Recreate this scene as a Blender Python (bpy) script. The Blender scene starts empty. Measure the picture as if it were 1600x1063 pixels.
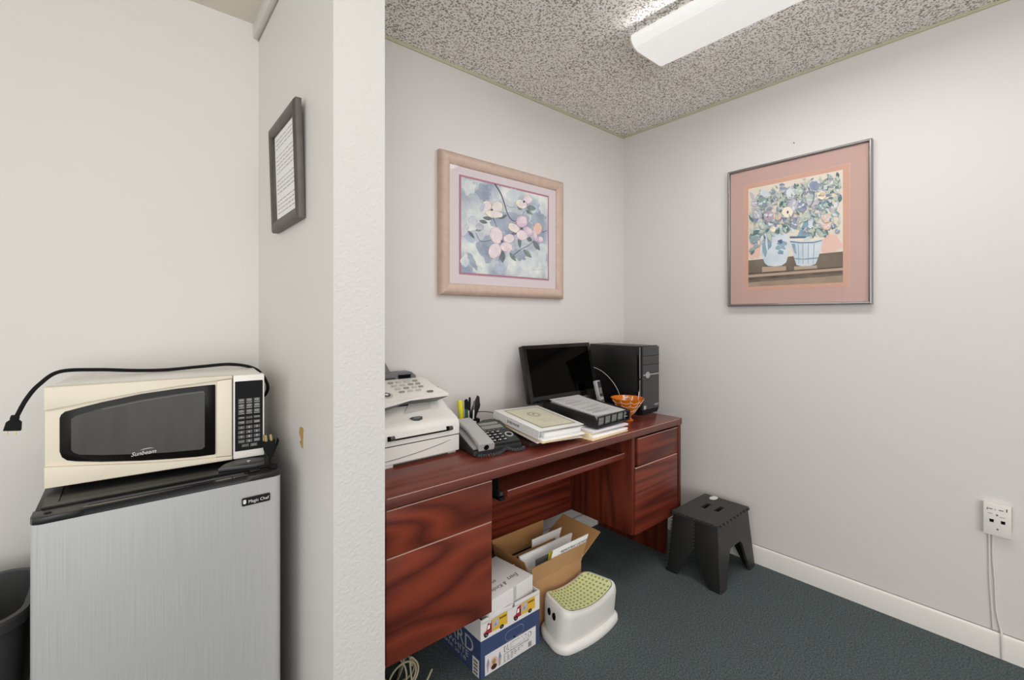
import bpy, bmesh, math, random
from mathutils import Matrix, Vector
rnd = random.Random(7)
S = bpy.context.scene
COL = S.collection

# ------------------------------------------------------------------ camera, world, lights, exposure
cam_d = bpy.data.cameras.new('camera'); cam = bpy.data.objects.new('camera', cam_d); COL.objects.link(cam)
cam.location = (-2.477, -1.790, 1.263)
cam.rotation_euler = (math.radians(90), 0, math.radians(49.65 - 90))
cam_d.sensor_fit = 'HORIZONTAL'; cam_d.sensor_width = 36.0
cam_d.lens = 36.0 * 711.1 / 1600.0
cam_d.shift_y = -(531.5 - 496.0) / 1600.0
cam_d.clip_start = 0.02
S.camera = cam

w = bpy.data.worlds.new('world'); S.world = w; w.use_nodes = True
w.node_tree.nodes['Background'].inputs[0].default_value = (1.0, 0.995, 0.99, 1)
w.node_tree.nodes['Background'].inputs[1].default_value = 1.16

def area(name, loc, rot, size, power, col=(1, .97, .93), sy=None):
    d = bpy.data.lights.new(name, 'AREA'); o = bpy.data.objects.new(name, d); COL.objects.link(o)
    o.location = loc; o.rotation_euler = rot; d.energy = power; d.color = col
    d.shape = 'RECTANGLE'; d.size = size; d.size_y = sy or size
    return o
# ceiling fixture of the room the camera stands in, and the tubes under the alcove's own fixture
area('room_ceiling_light', (-2.5, -1.75, 2.24), (math.radians(50), 0, 0), 1.0, 7.0, (1, .995, .975), 0.5)
area('room_ceiling_light', (-0.9, -3.1, 2.38), (0, 0, 0), 1.2, 5, (1, .995, .985), 0.6)
# daylight from the window of the room behind the camera
area('window_daylight', (-3.2, -4.2, 1.25), (math.radians(88), 0, math.radians(-42)), 2.4, 42, (1, .995, .985), 1.7)
area('alcove_tube_light', (-0.747, -1.275, 2.368), (0, 0, 0), 0.24, 9, (1, .995, .985), 1.16)
for sx, pw in ((-1, 2.4), (1, 0.35)): area('alcove_tube_light', (-0.747 + sx * .142, -1.275, 2.405), (0, math.radians(-52 * sx), 0), 0.05, pw, (1, .995, .985), 1.16)

S.view_settings.view_transform = 'Standard'
try: S.view_settings.look = 'None'
except Exception: pass
S.view_settings.exposure = 0.16
S.view_settings.gamma = 1.0
S.view_settings.use_curve_mapping = False

# ------------------------------------------------------------------ materials
def lin(c):
    return tuple(((v / 255) / 12.92 if v / 255 <= .04045 else ((v / 255 + .055) / 1.055) ** 2.4) for v in c) + (1,)

def mat(name, c, rough=.5, metal=0., spec=.5, bump=None, vary=None, coat=0., emit=None, trans=None):
    m = bpy.data.materials.new(name); m.use_nodes = True
    nt = m.node_tree; b = nt.nodes['Principled BSDF']
    b.inputs['Base Color'].default_value = lin(c)
    b.inputs['Roughness'].default_value = rough
    b.inputs['Metallic'].default_value = metal
    b.inputs['Specular IOR Level'].default_value = spec
    if coat: b.inputs['Coat Weight'].default_value = coat; b.inputs['Coat Roughness'].default_value = .12
    if trans: b.inputs['Transmission Weight'].default_value = trans
    if emit:
        b.inputs['Emission Color'].default_value = lin(emit[0]); b.inputs['Emission Strength'].default_value = emit[1]
    tc = nt.nodes.new('ShaderNodeTexCoord')
    def noise(scale, detail=2, stretch=None, rough_=.5):
        n = nt.nodes.new('ShaderNodeTexNoise'); n.inputs['Scale'].default_value = scale
        n.inputs['Detail'].default_value = detail; n.inputs['Roughness'].default_value = rough_
        if stretch:
            mp = nt.nodes.new('ShaderNodeMapping'); mp.inputs['Scale'].default_value = stretch
            nt.links.new(tc.outputs['Object'], mp.inputs['Vector']); nt.links.new(mp.outputs[0], n.inputs['Vector'])
        else: nt.links.new(tc.outputs['Object'], n.inputs['Vector'])
        return n
    if vary:   # (scale, other colour, lo, hi, stretch)
        n = noise(vary[0], 4, vary[4] if len(vary) > 4 else None)
        r = nt.nodes.new('ShaderNodeValToRGB'); r.color_ramp.elements[0].position = vary[2]; r.color_ramp.elements[1].position = vary[3]
        r.color_ramp.elements[0].color = lin(vary[1]); r.color_ramp.elements[1].color = lin(c)
        nt.links.new(n.outputs['Fac'], r.inputs[0]); nt.links.new(r.outputs[0], b.inputs['Base Color'])
    if bump:   # (scale, strength, distance, stretch)
        n = noise(bump[0], 3, bump[3] if len(bump) > 3 else None)
        bp = nt.nodes.new('ShaderNodeBump'); bp.inputs['Strength'].default_value = bump[1]; bp.inputs['Distance'].default_value = bump[2]
        nt.links.new(n.outputs['Fac'], bp.inputs['Height']); nt.links.new(bp.outputs[0], b.inputs['Normal'])
    return m

def wood(name, stretch, c0, c1, c2, rings=9.0, rough=.32, big=1.0, seed=0.0, fine=.35):
    m = bpy.data.materials.new(name); m.use_nodes = True
    nt = m.node_tree; b = nt.nodes['Principled BSDF']; L = nt.links.new
    tc = nt.nodes.new('ShaderNodeTexCoord')
    mp = nt.nodes.new('ShaderNodeMapping'); mp.inputs['Scale'].default_value = stretch; mp.inputs['Location'].default_value = (seed, seed * .7, seed * .3)
    L(tc.outputs['Object'], mp.inputs['Vector'])
    n = nt.nodes.new('ShaderNodeTexNoise'); n.inputs['Scale'].default_value = big; n.inputs['Detail'].default_value = 1.2; n.inputs['Roughness'].default_value = .4
    L(mp.outputs[0], n.inputs['Vector'])
    mu = nt.nodes.new('ShaderNodeMath'); mu.operation = 'MULTIPLY'; mu.inputs[1].default_value = rings; L(n.outputs['Fac'], mu.inputs[0])
    pp = nt.nodes.new('ShaderNodeMath'); pp.operation = 'PINGPONG'; pp.inputs[1].default_value = .5; L(mu.outputs[0], pp.inputs[0])
    n2 = nt.nodes.new('ShaderNodeTexNoise'); n2.inputs['Scale'].default_value = 9; n2.inputs['Detail'].default_value = 5
    mp2 = nt.nodes.new('ShaderNodeMapping'); mp2.inputs['Scale'].default_value = tuple(s * (3 if s > 3 else .8) for s in stretch)
    L(tc.outputs['Object'], mp2.inputs['Vector']); L(mp2.outputs[0], n2.inputs['Vector'])
    a = nt.nodes.new('ShaderNodeMath'); a.operation = 'MULTIPLY_ADD'; L(n2.outputs['Fac'], a.inputs[0]); a.inputs[1].default_value = fine
    s2 = nt.nodes.new('ShaderNodeMath'); s2.operation = 'MULTIPLY_ADD'; L(pp.outputs[0], s2.inputs[0]); s2.inputs[1].default_value = 1.1; s2.inputs[2].default_value = -.06
    L(s2.outputs[0], a.inputs[2])
    r = nt.nodes.new('ShaderNodeValToRGB'); e = r.color_ramp.elements
    e[0].position = .08; e[0].color = lin(c0); e[1].position = .78; e[1].color = lin(c2)
    k = e.new(.4); k.color = lin(c1)
    L(a.outputs[0], r.inputs[0]); L(r.outputs[0], b.inputs['Base Color'])
    b.inputs['Roughness'].default_value = rough; b.inputs['Specular IOR Level'].default_value = .4
    return m

def flat(name, c, c2=None, scale=30, rough=.85):
    return mat(name, c, rough, spec=.15, vary=(scale, c2, .35, .65) if c2 else None)

M = {}
M['wall'] = mat('painted wall', (217, 212, 209), .62, spec=.25, bump=(160, .06, .002))
M['wall_warm'] = mat('cream painted wall', (219, 216, 211), .42, spec=.3, bump=(160, .05, .002))
M['plaster'] = mat('orange peel plaster', (208, 206, 202), .6, spec=.3, bump=(105, .42, .0055))
M['trimwhite'] = mat('white gloss trim', (232, 228, 222), .35, spec=.4)
M['trimgreen'] = mat('pale green caulk trim', (190, 188, 160), .6)
M['caulk'] = mat('grey caulk line', (150, 146, 140), .7)
M['smoothceil'] = mat('cream ceiling paint', (222, 215, 202), .7)
M['carpet'] = mat('dark green carpet', (101, 110, 110), .95, spec=.05, bump=(260, .8, .004), vary=(170, (62, 71, 72), .32, .66))
M['acoustic'] = mat('speckled acoustic ceiling', (252, 248, 243), .9, spec=.1, bump=(85, .3, .005), vary=(140, (156, 147, 138), .41, .50))
GX, GZ = (1.1, 5.0, 5.5), (5.0, 5.0, .9)
M['wood_x'] = wood('mahogany laminate grain along', (1.0, 3.0, 4.2), (82, 35, 26), (116, 50, 34), (138, 63, 41), 8, .3, 1.3, 3.1, .3)
M['wood_r'] = wood('mahogany laminate straight grain', (.35, 3.0, 9.0), (70, 30, 24), (108, 44, 30), (128, 56, 38), 7, .3, 1.2, 7.7)
M['wood_top'] = wood('mahogany laminate top', (.5, 9.0, 9.0), (92, 42, 34), (110, 50, 38), (122, 58, 45), 5, .26, 1.0, 2.0)
M['wood_edge'] = wood('mahogany edge band', (.5, 9.0, 9.0), (96, 52, 46), (106, 58, 50), (112, 64, 55), 4, .35, 1.0, 5.0)
M['wood_z'] = wood('mahogany laminate grain upright', (6.0, 6.0, .5), (64, 24, 18), (96, 38, 24), (112, 48, 30), 8, .34, 1.2, 1.3)
M['edge_glint'] = mat('pale painted edge highlight', (206, 166, 152), .3)  # highlight along desk, drawer and tray edges, painted as pale strips
M['black'] = mat('black plastic', (20, 20, 21), .38, bump=(300, .05, .001))
M['blackgloss'] = mat('black gloss plastic', (14, 14, 15), .13, spec=.45)
M['blackmatte'] = mat('black matte', (27, 27, 28), .75, spec=.15)
M['darkgrey'] = mat('dark grey plastic', (62, 62, 63), .45)
M['midgrey'] = mat('grey plastic', (98, 98, 100), .5)
M['screen'] = mat('switched off screen', (1, 1, 1), .06, spec=.07)
M['steel'] = mat('brushed steel door', (196, 196, 195), .42, metal=.3, vary=(60, (180, 181, 181), .3, .7, (14, 14, .10)), bump=(60, .04, .001, (9, 9, .1)))
M['chrome'] = mat('chrome', (205, 205, 205), .2, metal=1)
M['brass'] = mat('brass prong', (190, 168, 118), .35, metal=.8)
M['ivory'] = mat('aged ivory plastic', (228, 219, 200), .42, spec=.4)
M['offwhite'] = mat('white plastic housing', (236, 232, 226), .4)
M['glassblk'] = mat('dark oven window', (20, 19, 18), .25, spec=.14)
M['ovenmesh'] = mat('oven window mesh', (66, 64, 60), .35, spec=.25, vary=(5, (76, 74, 70), .3, .7, (5, 1, .8)))
M['key'] = mat('grey key print', (92, 92, 92), .6)
M['keyl'] = mat('light key print', (188, 188, 186), .6)
M['print'] = mat('white print', (228, 228, 226), .6)
M['ink'] = mat('black ink', (28, 28, 30), .8, spec=.1)
M['inkgrey'] = mat('grey ink', (120, 120, 118), .8, spec=.1)
M['faxwhite'] = mat('warm white office plastic', (226, 223, 217), .45)
M['faxshade'] = mat('grey white office plastic', (186, 184, 178), .5)
M['lcd'] = mat('lcd glass', (128, 130, 122), .2)
M['silver'] = mat('silver grey plastic', (176, 176, 174), .38, metal=.15)
M['phoneblk'] = mat('charcoal phone plastic', (40, 42, 42), .45)
M['cordgrey'] = mat('slate cord', (70, 78, 82), .4)
M['paper'] = mat('white paper', (244, 243, 242), .8, spec=.15)
M['paper2'] = mat('lilac white paper', (222, 218, 224), .8, spec=.15)
M['manila'] = mat('manila card', (226, 204, 166), .75, spec=.15)
M['cream'] = mat('cream cover card', (222, 216, 190), .35, vary=(7, (210, 206, 184), .3, .7))
M['binder'] = mat('white binder vinyl', (228, 227, 225), .3, spec=.45)
M['orange'] = mat('orange glass', (232, 128, 22), .18, spec=.5, trans=.25)
M['orangepale'] = mat('white web print', (238, 222, 200), .4)
M['kraft'] = mat('kraft cardboard', (184, 145, 104), .85, spec=.1, vary=(5, (174, 134, 94), .3, .7))
M['kraftin'] = mat('kraft cardboard inner', (174, 130, 84), .85, spec=.1)
M['brownfold'] = mat('dark brown folder', (58, 26, 20), .7)
M['blue'] = mat('navy blue carton print', (62, 76, 112), .6, spec=.2)
M['cartonwhite'] = mat('white carton board', (226, 222, 220), .7, spec=.15)
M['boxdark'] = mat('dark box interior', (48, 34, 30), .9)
M['yellow'] = mat('yellow print', (222, 178, 48), .7)
M['red'] = mat('dark red print', (158, 40, 54), .7)
M['lime'] = mat('lime rubber', (216, 222, 168), .65)
M['olive'] = mat('green rubber dot', (150, 158, 88), .7)
M['stoolwhite'] = mat('white stool plastic', (226, 224, 219), .35)
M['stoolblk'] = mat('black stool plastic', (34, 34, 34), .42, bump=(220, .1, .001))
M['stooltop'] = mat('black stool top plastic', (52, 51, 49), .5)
M['beige'] = mat('beige cable', (176, 168, 140), .5)
M['tape'] = mat('blue tape', (120, 150, 186), .7)
M['peel'] = mat('brown peeled flake', (148, 118, 62), .8)
M['alum'] = mat('brushed aluminium frame', (150, 148, 148), .3, metal=.85)
M['framepink'] = mat('pickled pink wood', (202, 178, 163), .5, bump=(90, .1, .001, (1, 1, 6)), vary=(30, (192, 165, 149), .3, .7))
M['framedark'] = mat('dark walnut frame', (78, 70, 65), .4, vary=(20, (66, 54, 46), .3, .7))
M['matlilac'] = flat('pale lilac mat', (214, 203, 206))
M['matrose'] = flat('rose mat edge', (176, 124, 140))
M['matpink'] = flat('dusty pink mat', (192, 160, 153))
M['matpink2'] = flat('peach mat edge', (202, 160, 141))
M['recept'] = mat('white outlet plastic', (226, 222, 216), .4)
M['hole'] = mat('dark slot', (18, 18, 18), .9, spec=.05)
M['green'] = mat('dark green pen', (40, 84, 52), .4)
M['highl'] = mat('fluorescent yellow', (226, 222, 40), .5)
M['diffuser'] = mat('prismatic lamp diffuser', (205, 206, 202), .35, emit=((255, 253, 250), .47), bump=(5, .3, .01, (60, 1, 60)))
M['lampend'] = mat('cream lamp end cap', (222, 218, 205), .5)

def glass_mat():
    m = bpy.data.materials.new('picture glass'); m.use_nodes = True; nt = m.node_tree
    for n in list(nt.nodes):
        if n.type != 'OUTPUT_MATERIAL': nt.nodes.remove(n)
    out = nt.nodes[0]; t = nt.nodes.new('ShaderNodeBsdfTransparent'); g = nt.nodes.new('ShaderNodeBsdfGlossy'); g.inputs['Roughness'].default_value = .03
    f = nt.nodes.new('ShaderNodeFresnel'); f.inputs[0].default_value = 1.3; mx = nt.nodes.new('ShaderNodeMixShader')
    ge = nt.nodes.new('ShaderNodeNewGeometry'); iv = nt.nodes.new('ShaderNodeMath'); iv.operation = 'SUBTRACT'; iv.inputs[0].default_value = 1.0; nt.links.new(ge.outputs['Backfacing'], iv.inputs[1]); mm = nt.nodes.new('ShaderNodeMath'); mm.operation = 'MULTIPLY'; nt.links.new(f.outputs[0], mm.inputs[0]); nt.links.new(iv.outputs[0], mm.inputs[1]); nt.links.new(mm.outputs[0], mx.inputs[0]); nt.links.new(t.outputs[0], mx.inputs[1]); nt.links.new(g.outputs[0], mx.inputs[2]); nt.links.new(mx.outputs[0], out.inputs[0])
    return m
M['pane'] = glass_mat()

# ------------------------------------------------------------------ mesh builder
def spline(pts, n=8, closed=False):
    P = [Vector(p) for p in pts]; out = []
    N = len(P); rng = N if closed else N - 1
    for i in range(rng):
        p0 = P[(i - 1) % N] if (closed or i > 0) else P[0] * 2 - P[1]
        p1 = P[i]; p2 = P[(i + 1) % N]
        p3 = P[(i + 2) % N] if (closed or i + 2 < N) else P[-1] * 2 - P[-2]
        for k in range(n):
            t = k / n
            out.append(.5 * ((2 * p1) + (p2 - p0) * t + (2 * p0 - 5 * p1 + 4 * p2 - p3) * t * t + (3 * p1 - p0 - 3 * p2 + p3) * t ** 3))
    if not closed: out.append(P[-1].copy())
    return out

def rrect(x0, x1, y0, y1, r, n=5):
    out = []
    for cx, cy, a in ((x1 - r, y1 - r, 0), (x0 + r, y1 - r, 90), (x0 + r, y0 + r, 180), (x1 - r, y0 + r, 270)):
        for k in range(n + 1):
            t = math.radians(a + 90 * k / n); out.append((cx + r * math.cos(t), cy + r * math.sin(t)))
    return out

def ell(cx, cy, rx, ry, n=20, rot=0):
    c, s = math.cos(rot), math.sin(rot); o = []
    for k in range(n):
        t = 2 * math.pi * k / n; x, y = rx * math.cos(t), ry * math.sin(t); o.append((cx + x * c - y * s, cy + x * s + y * c))
    return o

_text_cache = {}
def text_geo(s, shear=0.0):
    key = (s, shear)
    if key not in _text_cache:
        c = bpy.data.curves.new('t', 'FONT'); c.body = s; c.size = 1.0; c.shear = shear; c.align_x = 'CENTER'; c.resolution_u = 3
        o = bpy.data.objects.new('t', c); COL.objects.link(o)
        dg = bpy.context.evaluated_depsgraph_get(); dg.update()
        me = bpy.data.meshes.new_from_object(o.evaluated_get(dg), depsgraph=dg)
        _text_cache[key] = ([v.co.copy() for v in me.vertices], [tuple(p.vertices) for p in me.polygons])
        bpy.data.objects.remove(o); bpy.data.curves.remove(c); bpy.data.meshes.remove(me)
    return _text_cache[key]

class MB:
    def __init__(s): s.bm = bmesh.new(); s.mats = []
    def mi(s, m):
        m = M[m] if isinstance(m, str) else m
        if m not in s.mats: s.mats.append(m)
        return s.mats.index(m)
    def add(s, V, F, m, T=None, smooth=True):
        i = s.mi(m); vs = [s.bm.verts.new((T @ Vector(v)) if T else v) for v in V]; fs = []
        for f in F:
            try:
                g = s.bm.faces.new([vs[k] for k in f]); g.material_index = i; g.smooth = smooth; fs.append(g)
            except ValueError: pass
        return vs, fs
    def box(s, a, b, m, bev=0., seg=2, T=None):
        x0, y0, z0 = a; x1, y1, z1 = b
        V = [(x0, y0, z0), (x1, y0, z0), (x1, y1, z0), (x0, y1, z0), (x0, y0, z1), (x1, y0, z1), (x1, y1, z1), (x0, y1, z1)]
        F = [(0, 3, 2, 1), (4, 5, 6, 7), (0, 1, 5, 4), (1, 2, 6, 5), (2, 3, 7, 6), (3, 0, 4, 7)]
        vs, fs = s.add(V, F, m, T)
        if bev:
            es = list({e for f in fs for e in f.edges})
            r = bmesh.ops.bevel(s.bm, geom=es, offset=bev, segments=seg, profile=.5, affect='EDGES')
            for f in r['faces']: f.material_index = s.mi(m); f.smooth = True
        return s
    def prism(s, loop, vec, m, T=None, bev=0., seg=2):
        n = len(loop); v = Vector(vec); V = [Vector(p) for p in loop] + [Vector(p) + v for p in loop]
        F = [tuple(range(n - 1, -1, -1)), tuple(range(n, 2 * n))] + [(i, (i + 1) % n, n + (i + 1) % n, n + i) for i in range(n)]
        vs, fs = s.add(V, F, m, T)
        if bev:
            es = list({e for f in fs[:2] for e in f.edges})
            r = bmesh.ops.bevel(s.bm, geom=es, offset=bev, segments=seg, profile=.5, affect='EDGES')
            for f in r['faces']: f.material_index = s.mi(m); f.smooth = True
        return s
    def poly(s, pts, m, T=None): s.add(pts, [tuple(range(len(pts)))], m, T); return s
    def loft(s, rings, m, cap=True, T=None, closed=True):
        n = len(rings[0]); V = [p for r in rings for p in r]; F = []
        for j in range(len(rings) - 1):
            for i in range(n if closed else n - 1):
                k = (i + 1) % n; F.append((j * n + i, j * n + k, (j + 1) * n + k, (j + 1) * n + i))
        if cap: F += [tuple(range(n - 1, -1, -1)), tuple((len(rings) - 1) * n + i for i in range(n))]
        s.add(V, F, m, T); return s
    def tube(s, pts, r, m, n=8, closed=False, T=None):
        P = [Vector(p) for p in pts]; N = len(P); rings = []
        up = None
        for i in range(N):
            a = P[(i - 1) % N] if closed or i else P[i]; b = P[(i + 1) % N] if closed or i < N - 1 else P[i]
            t = (b - a).normalized()
            if up is None:
                up = Vector((0, 0, 1)) if abs(t.z) < .9 else Vector((1, 0, 0))
            up = (up - t * up.dot(t)).normalized(); sd = t.cross(up)
            rr = r[i] if isinstance(r, (list, tuple)) else r
            rings.append([P[i] + (up * math.cos(2 * math.pi * k / n) + sd * math.sin(2 * math.pi * k / n)) * rr for k in range(n)])
        if closed: rings.append(rings[0])
        return s.loft(rings, m, not closed, T)
    def cyl(s, a, b, r, m, n=20, r2=None, T=None): return s.tube([a, b], [r, r if r2 is None else r2], m, n, T=T)
    def lathe(s, prof, m, c=(0, 0, 0), n=36, cap=True, T=None):
        rings = [[(c[0] + r * math.cos(2 * math.pi * k / n), c[1] + r * math.sin(2 * math.pi * k / n), c[2] + z) for k in range(n)] for r, z in prof]
        return s.loft(rings, m, cap, T)
    def plate(s, x0, x1, y0, y1, z0, z1, holes, m, T=None):
        """slab in x,y with rectangular holes right through"""
        xs = sorted({x0, x1, *[h[0] for h in holes], *[h[1] for h in holes]}); ys = sorted({y0, y1, *[h[2] for h in holes], *[h[3] for h in holes]})
        def solid(i, j):
            if i < 0 or j < 0 or i >= len(xs) - 1 or j >= len(ys) - 1: return False
            cx, cy = (xs[i] + xs[i + 1]) / 2, (ys[j] + ys[j + 1]) / 2
            return not any(h[0] < cx < h[1] and h[2] < cy < h[3] for h in holes)
        for i in range(len(xs) - 1):
            for j in range(len(ys) - 1):
                if not solid(i, j): continue
                a, b, c, d = xs[i], xs[i + 1], ys[j], ys[j + 1]
                s.add([(a, c, z1), (b, c, z1), (b, d, z1), (a, d, z1)], [(0, 1, 2, 3)], m, T, False)
                s.add([(a, c, z0), (b, c, z0), (b, d, z0), (a, d, z0)], [(3, 2, 1, 0)], m, T, False)
                for di, dj, e in ((-1, 0, ((a, c), (a, d))), (1, 0, ((b, c), (b, d))), (0, -1, ((a, c), (b, c))), (0, 1, ((a, d), (b, d)))):
                    if not solid(i + di, j + dj):
                        (p, q), (u, v) = e; s.add([(p, q, z0), (u, v, z0), (u, v, z1), (p, q, z1)], [(0, 1, 2, 3)], m, T, False)
        bmesh.ops.remove_doubles(s.bm, verts=s.bm.verts[:], dist=1e-6)
        return s
    def text(s, st, h, m, T, shear=0., width=None):
        """lettering of cap height h, centred at the frame's origin, lying in its x,y plane"""
        V, F = text_geo(st, shear)
        xs = [v.x for v in V]; w = (max(xs) - min(xs)) or 1; k = h / .69; kx = (width / w) if width else k; mx = (max(xs) + min(xs)) / 2
        s.add([((v.x - mx) * kx, v.y * k, 0) for v in V], F, m, T, False); return s
    def build(s, name, parent=None, world=False, ang=35, sub=0, recalc=True):
        if recalc: bmesh.ops.recalc_face_normals(s.bm, faces=s.bm.faces[:])
        if world and parent is not None: s.bm.transform(wm(parent).inverted())
        me = bpy.data.meshes.new(name); s.bm.to_mesh(me); s.bm.free()
        for m in s.mats: me.materials.append(m)
        try: me.set_sharp_from_angle(angle=math.radians(ang))
        except Exception: pass
        o = bpy.data.objects.new(name, me); COL.objects.link(o)
        if parent is not None: o.parent = parent
        if sub:
            md = o.modifiers.new('sub', 'SUBSURF'); md.levels = sub; md.render_levels = sub
        return o

def wm(o):
    m = o.matrix_basis.copy()
    return wm(o.parent) @ m if o.parent else m
def thing(name, label, cat, loc=(0, 0, 0), rot=(0, 0, 0), group=None):
    o = bpy.data.objects.new(name, None); COL.objects.link(o); o.empty_display_size = .05
    o.location = loc; o.rotation_euler = rot; return tag(o, label, cat, group)
def tag(o, label, cat, group=None, kind=None):
    o['label'] = label; o['category'] = cat
    if group: o['group'] = group
    if kind: o['kind'] = kind
    return o
def struct(o): o['kind'] = 'structure'; return o
def frame(o, u, v):
    """matrix whose x axis is u, y axis is v"""
    u = Vector(u).normalized(); v = Vector(v).normalized(); n = u.cross(v)
    return Matrix(((u.x, v.x, n.x, o[0]), (u.y, v.y, n.y, o[1]), (u.z, v.z, n.z, o[2]), (0, 0, 0, 1)))

# ------------------------------------------------------------------ the setting
WX0, WX1, WYE, FWY, CZ, CZL = -2.105, -1.977, -.705, .08, 2.44, 2.33
b = MB(); b.box((-4.6, -5.0, -.06), (.12, .2, 0), 'carpet'); fl = struct(b.build('floor'))
b = MB(); b.box((WX1, 0, 0), (.12, .12, 2.5), 'wall'); struct(b.build('wall_back'))
b = MB(); b.box((0, -5.0, 0), (.12, 0, 2.5), 'wall'); struct(b.build('wall_right'))
b = MB(); b.box((-4.6, FWY, 0), (WX0, FWY + .12, 2.5), 'wall_warm'); struct(b.build('wall_left'))
b = MB(); b.box((WX0, WYE, 0), (WX1, FWY + .12, 2.5), 'plaster')
o = b.build('wall_middle'); struct(o)
o.data.materials.append(M['wall_warm'])
for p in o.data.polygons:
    if p.normal.x < -.9: p.material_index = 1
b = MB(); b.box((WX1, -5.0, CZ), (.12, .12, CZ + .06), 'acoustic'); struct(b.build('ceiling'))
b = MB(); b.box((-4.6, -5.0, CZL), (WX1, FWY, CZ + .06), 'smoothceil')
o = b.build('ceiling'); struct(o)
b = MB(); b.box((-1.5, -3.9, 0), (0, -3.78, CZ), 'wall'); struct(b.build('wall_skyblock'))  # unseen wall added behind the camera to keep world light off the right wall
def baseboard(name, T, length):
    b = MB(); b.prism([(0, 0, 0), (0, -.013, 0), (0, -.013, .075), (0, -.010, .085), (0, -.003, .0905), (0, 0, .0905)], (length, 0, 0), 'trimwhite', T)
    b.box((0, -.0035, .0905), (length, 0, .093), 'caulk', T=T)
    return struct(b.build(name))
baseboard('baseboard_back', Matrix.Translation((WX1, 0, 0)), 1.977)
baseboard('baseboard_right', Matrix.Translation((0, 0, 0)) @ Matrix.Rotation(-math.pi / 2, 4, 'Z'), 4.9)
b = MB(); b.box((WX1, -.006, CZ - .014), (0, 0, CZ), 'trimgreen'); struct(b.build('trim_1'))
b = MB(); b.box((-.006, -4.9, CZ - .012), (0, -.006, CZ), 'trimgreen'); struct(b.build('trim_2'))
b = MB(); b.box((WX0 - .019, WYE + .02, 2.276), (WX0, FWY, CZL), 'wall_warm', .002); b.box((WX0 - .003, WYE + .02, 2.272), (WX0, FWY, 2.276), 'caulk'); struct(b.build('trim_3'))

# ------------------------------------------------------------------ ceiling lamp
t = thing('ceiling_lamp', 'long white wraparound fluorescent lamp on the speckled ceiling', 'lamp', (-.747, -1.275, 2.44))
b = MB(); b.box((-.10, -.60, -.02), (.10, .60, -.0005), 'lampend'); b.build('housing', t)
prof = [(-.128, -.004), (-.130, -.022), (-.122, -.036), (-.108, -.048), (-.085, -.056), (.085, -.056), (.108, -.048), (.122, -.036), (.130, -.022), (.128, -.004)]
b = MB(); rings = [[(x, y, z) for x, z in prof] for y in (-.604, -.2, .2, .604)]; b.loft(rings, 'diffuser', False, closed=False)
b.build('diffuser', t, ang=20)
for y in (-.610, .604):
    b = MB(); b.prism([(x * 1.02, y, z * 1.03) for x, z in prof], (0, .006, 0), 'lampend'); b.build('end_cap', t)

# ------------------------------------------------------------------ pictures
def frame_bars(x0, x1, z0, z1, wd, y0, y1, m, lip=.006):
    """mitred frame in the x,z plane: outer face at y0 (front, negative), back at y1"""
    b = MB()
    o = [(x0, z0), (x1, z0), (x1, z1), (x0, z1)]; i = [(x0 + wd, z0 + wd), (x1 - wd, z0 + wd), (x1 - wd, z1 - wd), (x0 + wd, z1 - wd)]
    for k in range(4):
        j = (k + 1) % 4
        def ring(O, I):
            mid = ((O[0] * .55 + I[0] * .45), (O[1] * .55 + I[1] * .45))
            return [(O[0], y1, O[1]), (O[0], y0 + lip, O[1]), (O[0] * .85 + I[0] * .15, y0 + lip * .2, O[1] * .85 + I[1] * .15), (mid[0], y0, mid[1]), (O[0] * .1 + I[0] * .9, y0 + lip * .7, O[1] * .1 + I[1] * .9), (I[0], y0 + lip * 1.6, I[1]), (I[0], y1, I[1])]
        b.loft([ring(o[k], i[k]), ring(o[j], i[j])], m, True)
    return b

def art_tools(b, T, fx, fy, step=[0.0]):
    lay = [0]
    def P(pts, m):
        lay[0] += 1; z = .000008 * lay[0]
        b.poly([T @ Vector((fx(x, y), fy(x, y), z)) for x, y in pts], m)
    def leaf(x, y, x2, y2, wd, m, belly=.45):
        dx, dy = x2 - x, y2 - y; L = math.hypot(dx, dy) or 1; nx, ny = -dy / L, dx / L; pts = []; prof = (0, .55, .9, 1, .85, .5, 0)
        for k, q in enumerate(prof): pts.append((x + dx * k / 6 + nx * wd * q / 2, y + dy * k / 6 + ny * wd * q / 2))
        for k in range(5, 0, -1): q = prof[k]; pts.append((x + dx * k / 6 - nx * wd * q / 2, y + dy * k / 6 - ny * wd * q / 2))
        P(pts, m)
    def line(pts, w0, w1, m):
        Q = [(p.x, p.y) for p in spline([(x, y, 0) for x, y in pts], 5)]; n = len(Q); A, B = [], []
        for k in range(n):
            a = Q[max(k - 1, 0)]; c = Q[min(k + 1, n - 1)]; dx, dy = c[0] - a[0], c[1] - a[1]; L = math.hypot(dx, dy) or 1
            h = (w0 + (w1 - w0) * k / (n - 1)) / 2; A.append((Q[k][0] - dy / L * h, Q[k][1] + dx / L * h)); B.append((Q[k][0] + dy / L * h, Q[k][1] - dx / L * h))
        P(A + B[::-1], m)
    def blob(cx, cy, rx, ry, m, rot=0, wob=.1, n=18):
        pts = ell(cx, cy, rx, ry, n, rot); r = [1 + rnd.uniform(-wob, wob) for _ in pts]
        P([(cx + (x - cx) * k, cy + (y - cy) * k) for (x, y), k in zip(pts, r)], m)
    return P, leaf, line, blob

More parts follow.
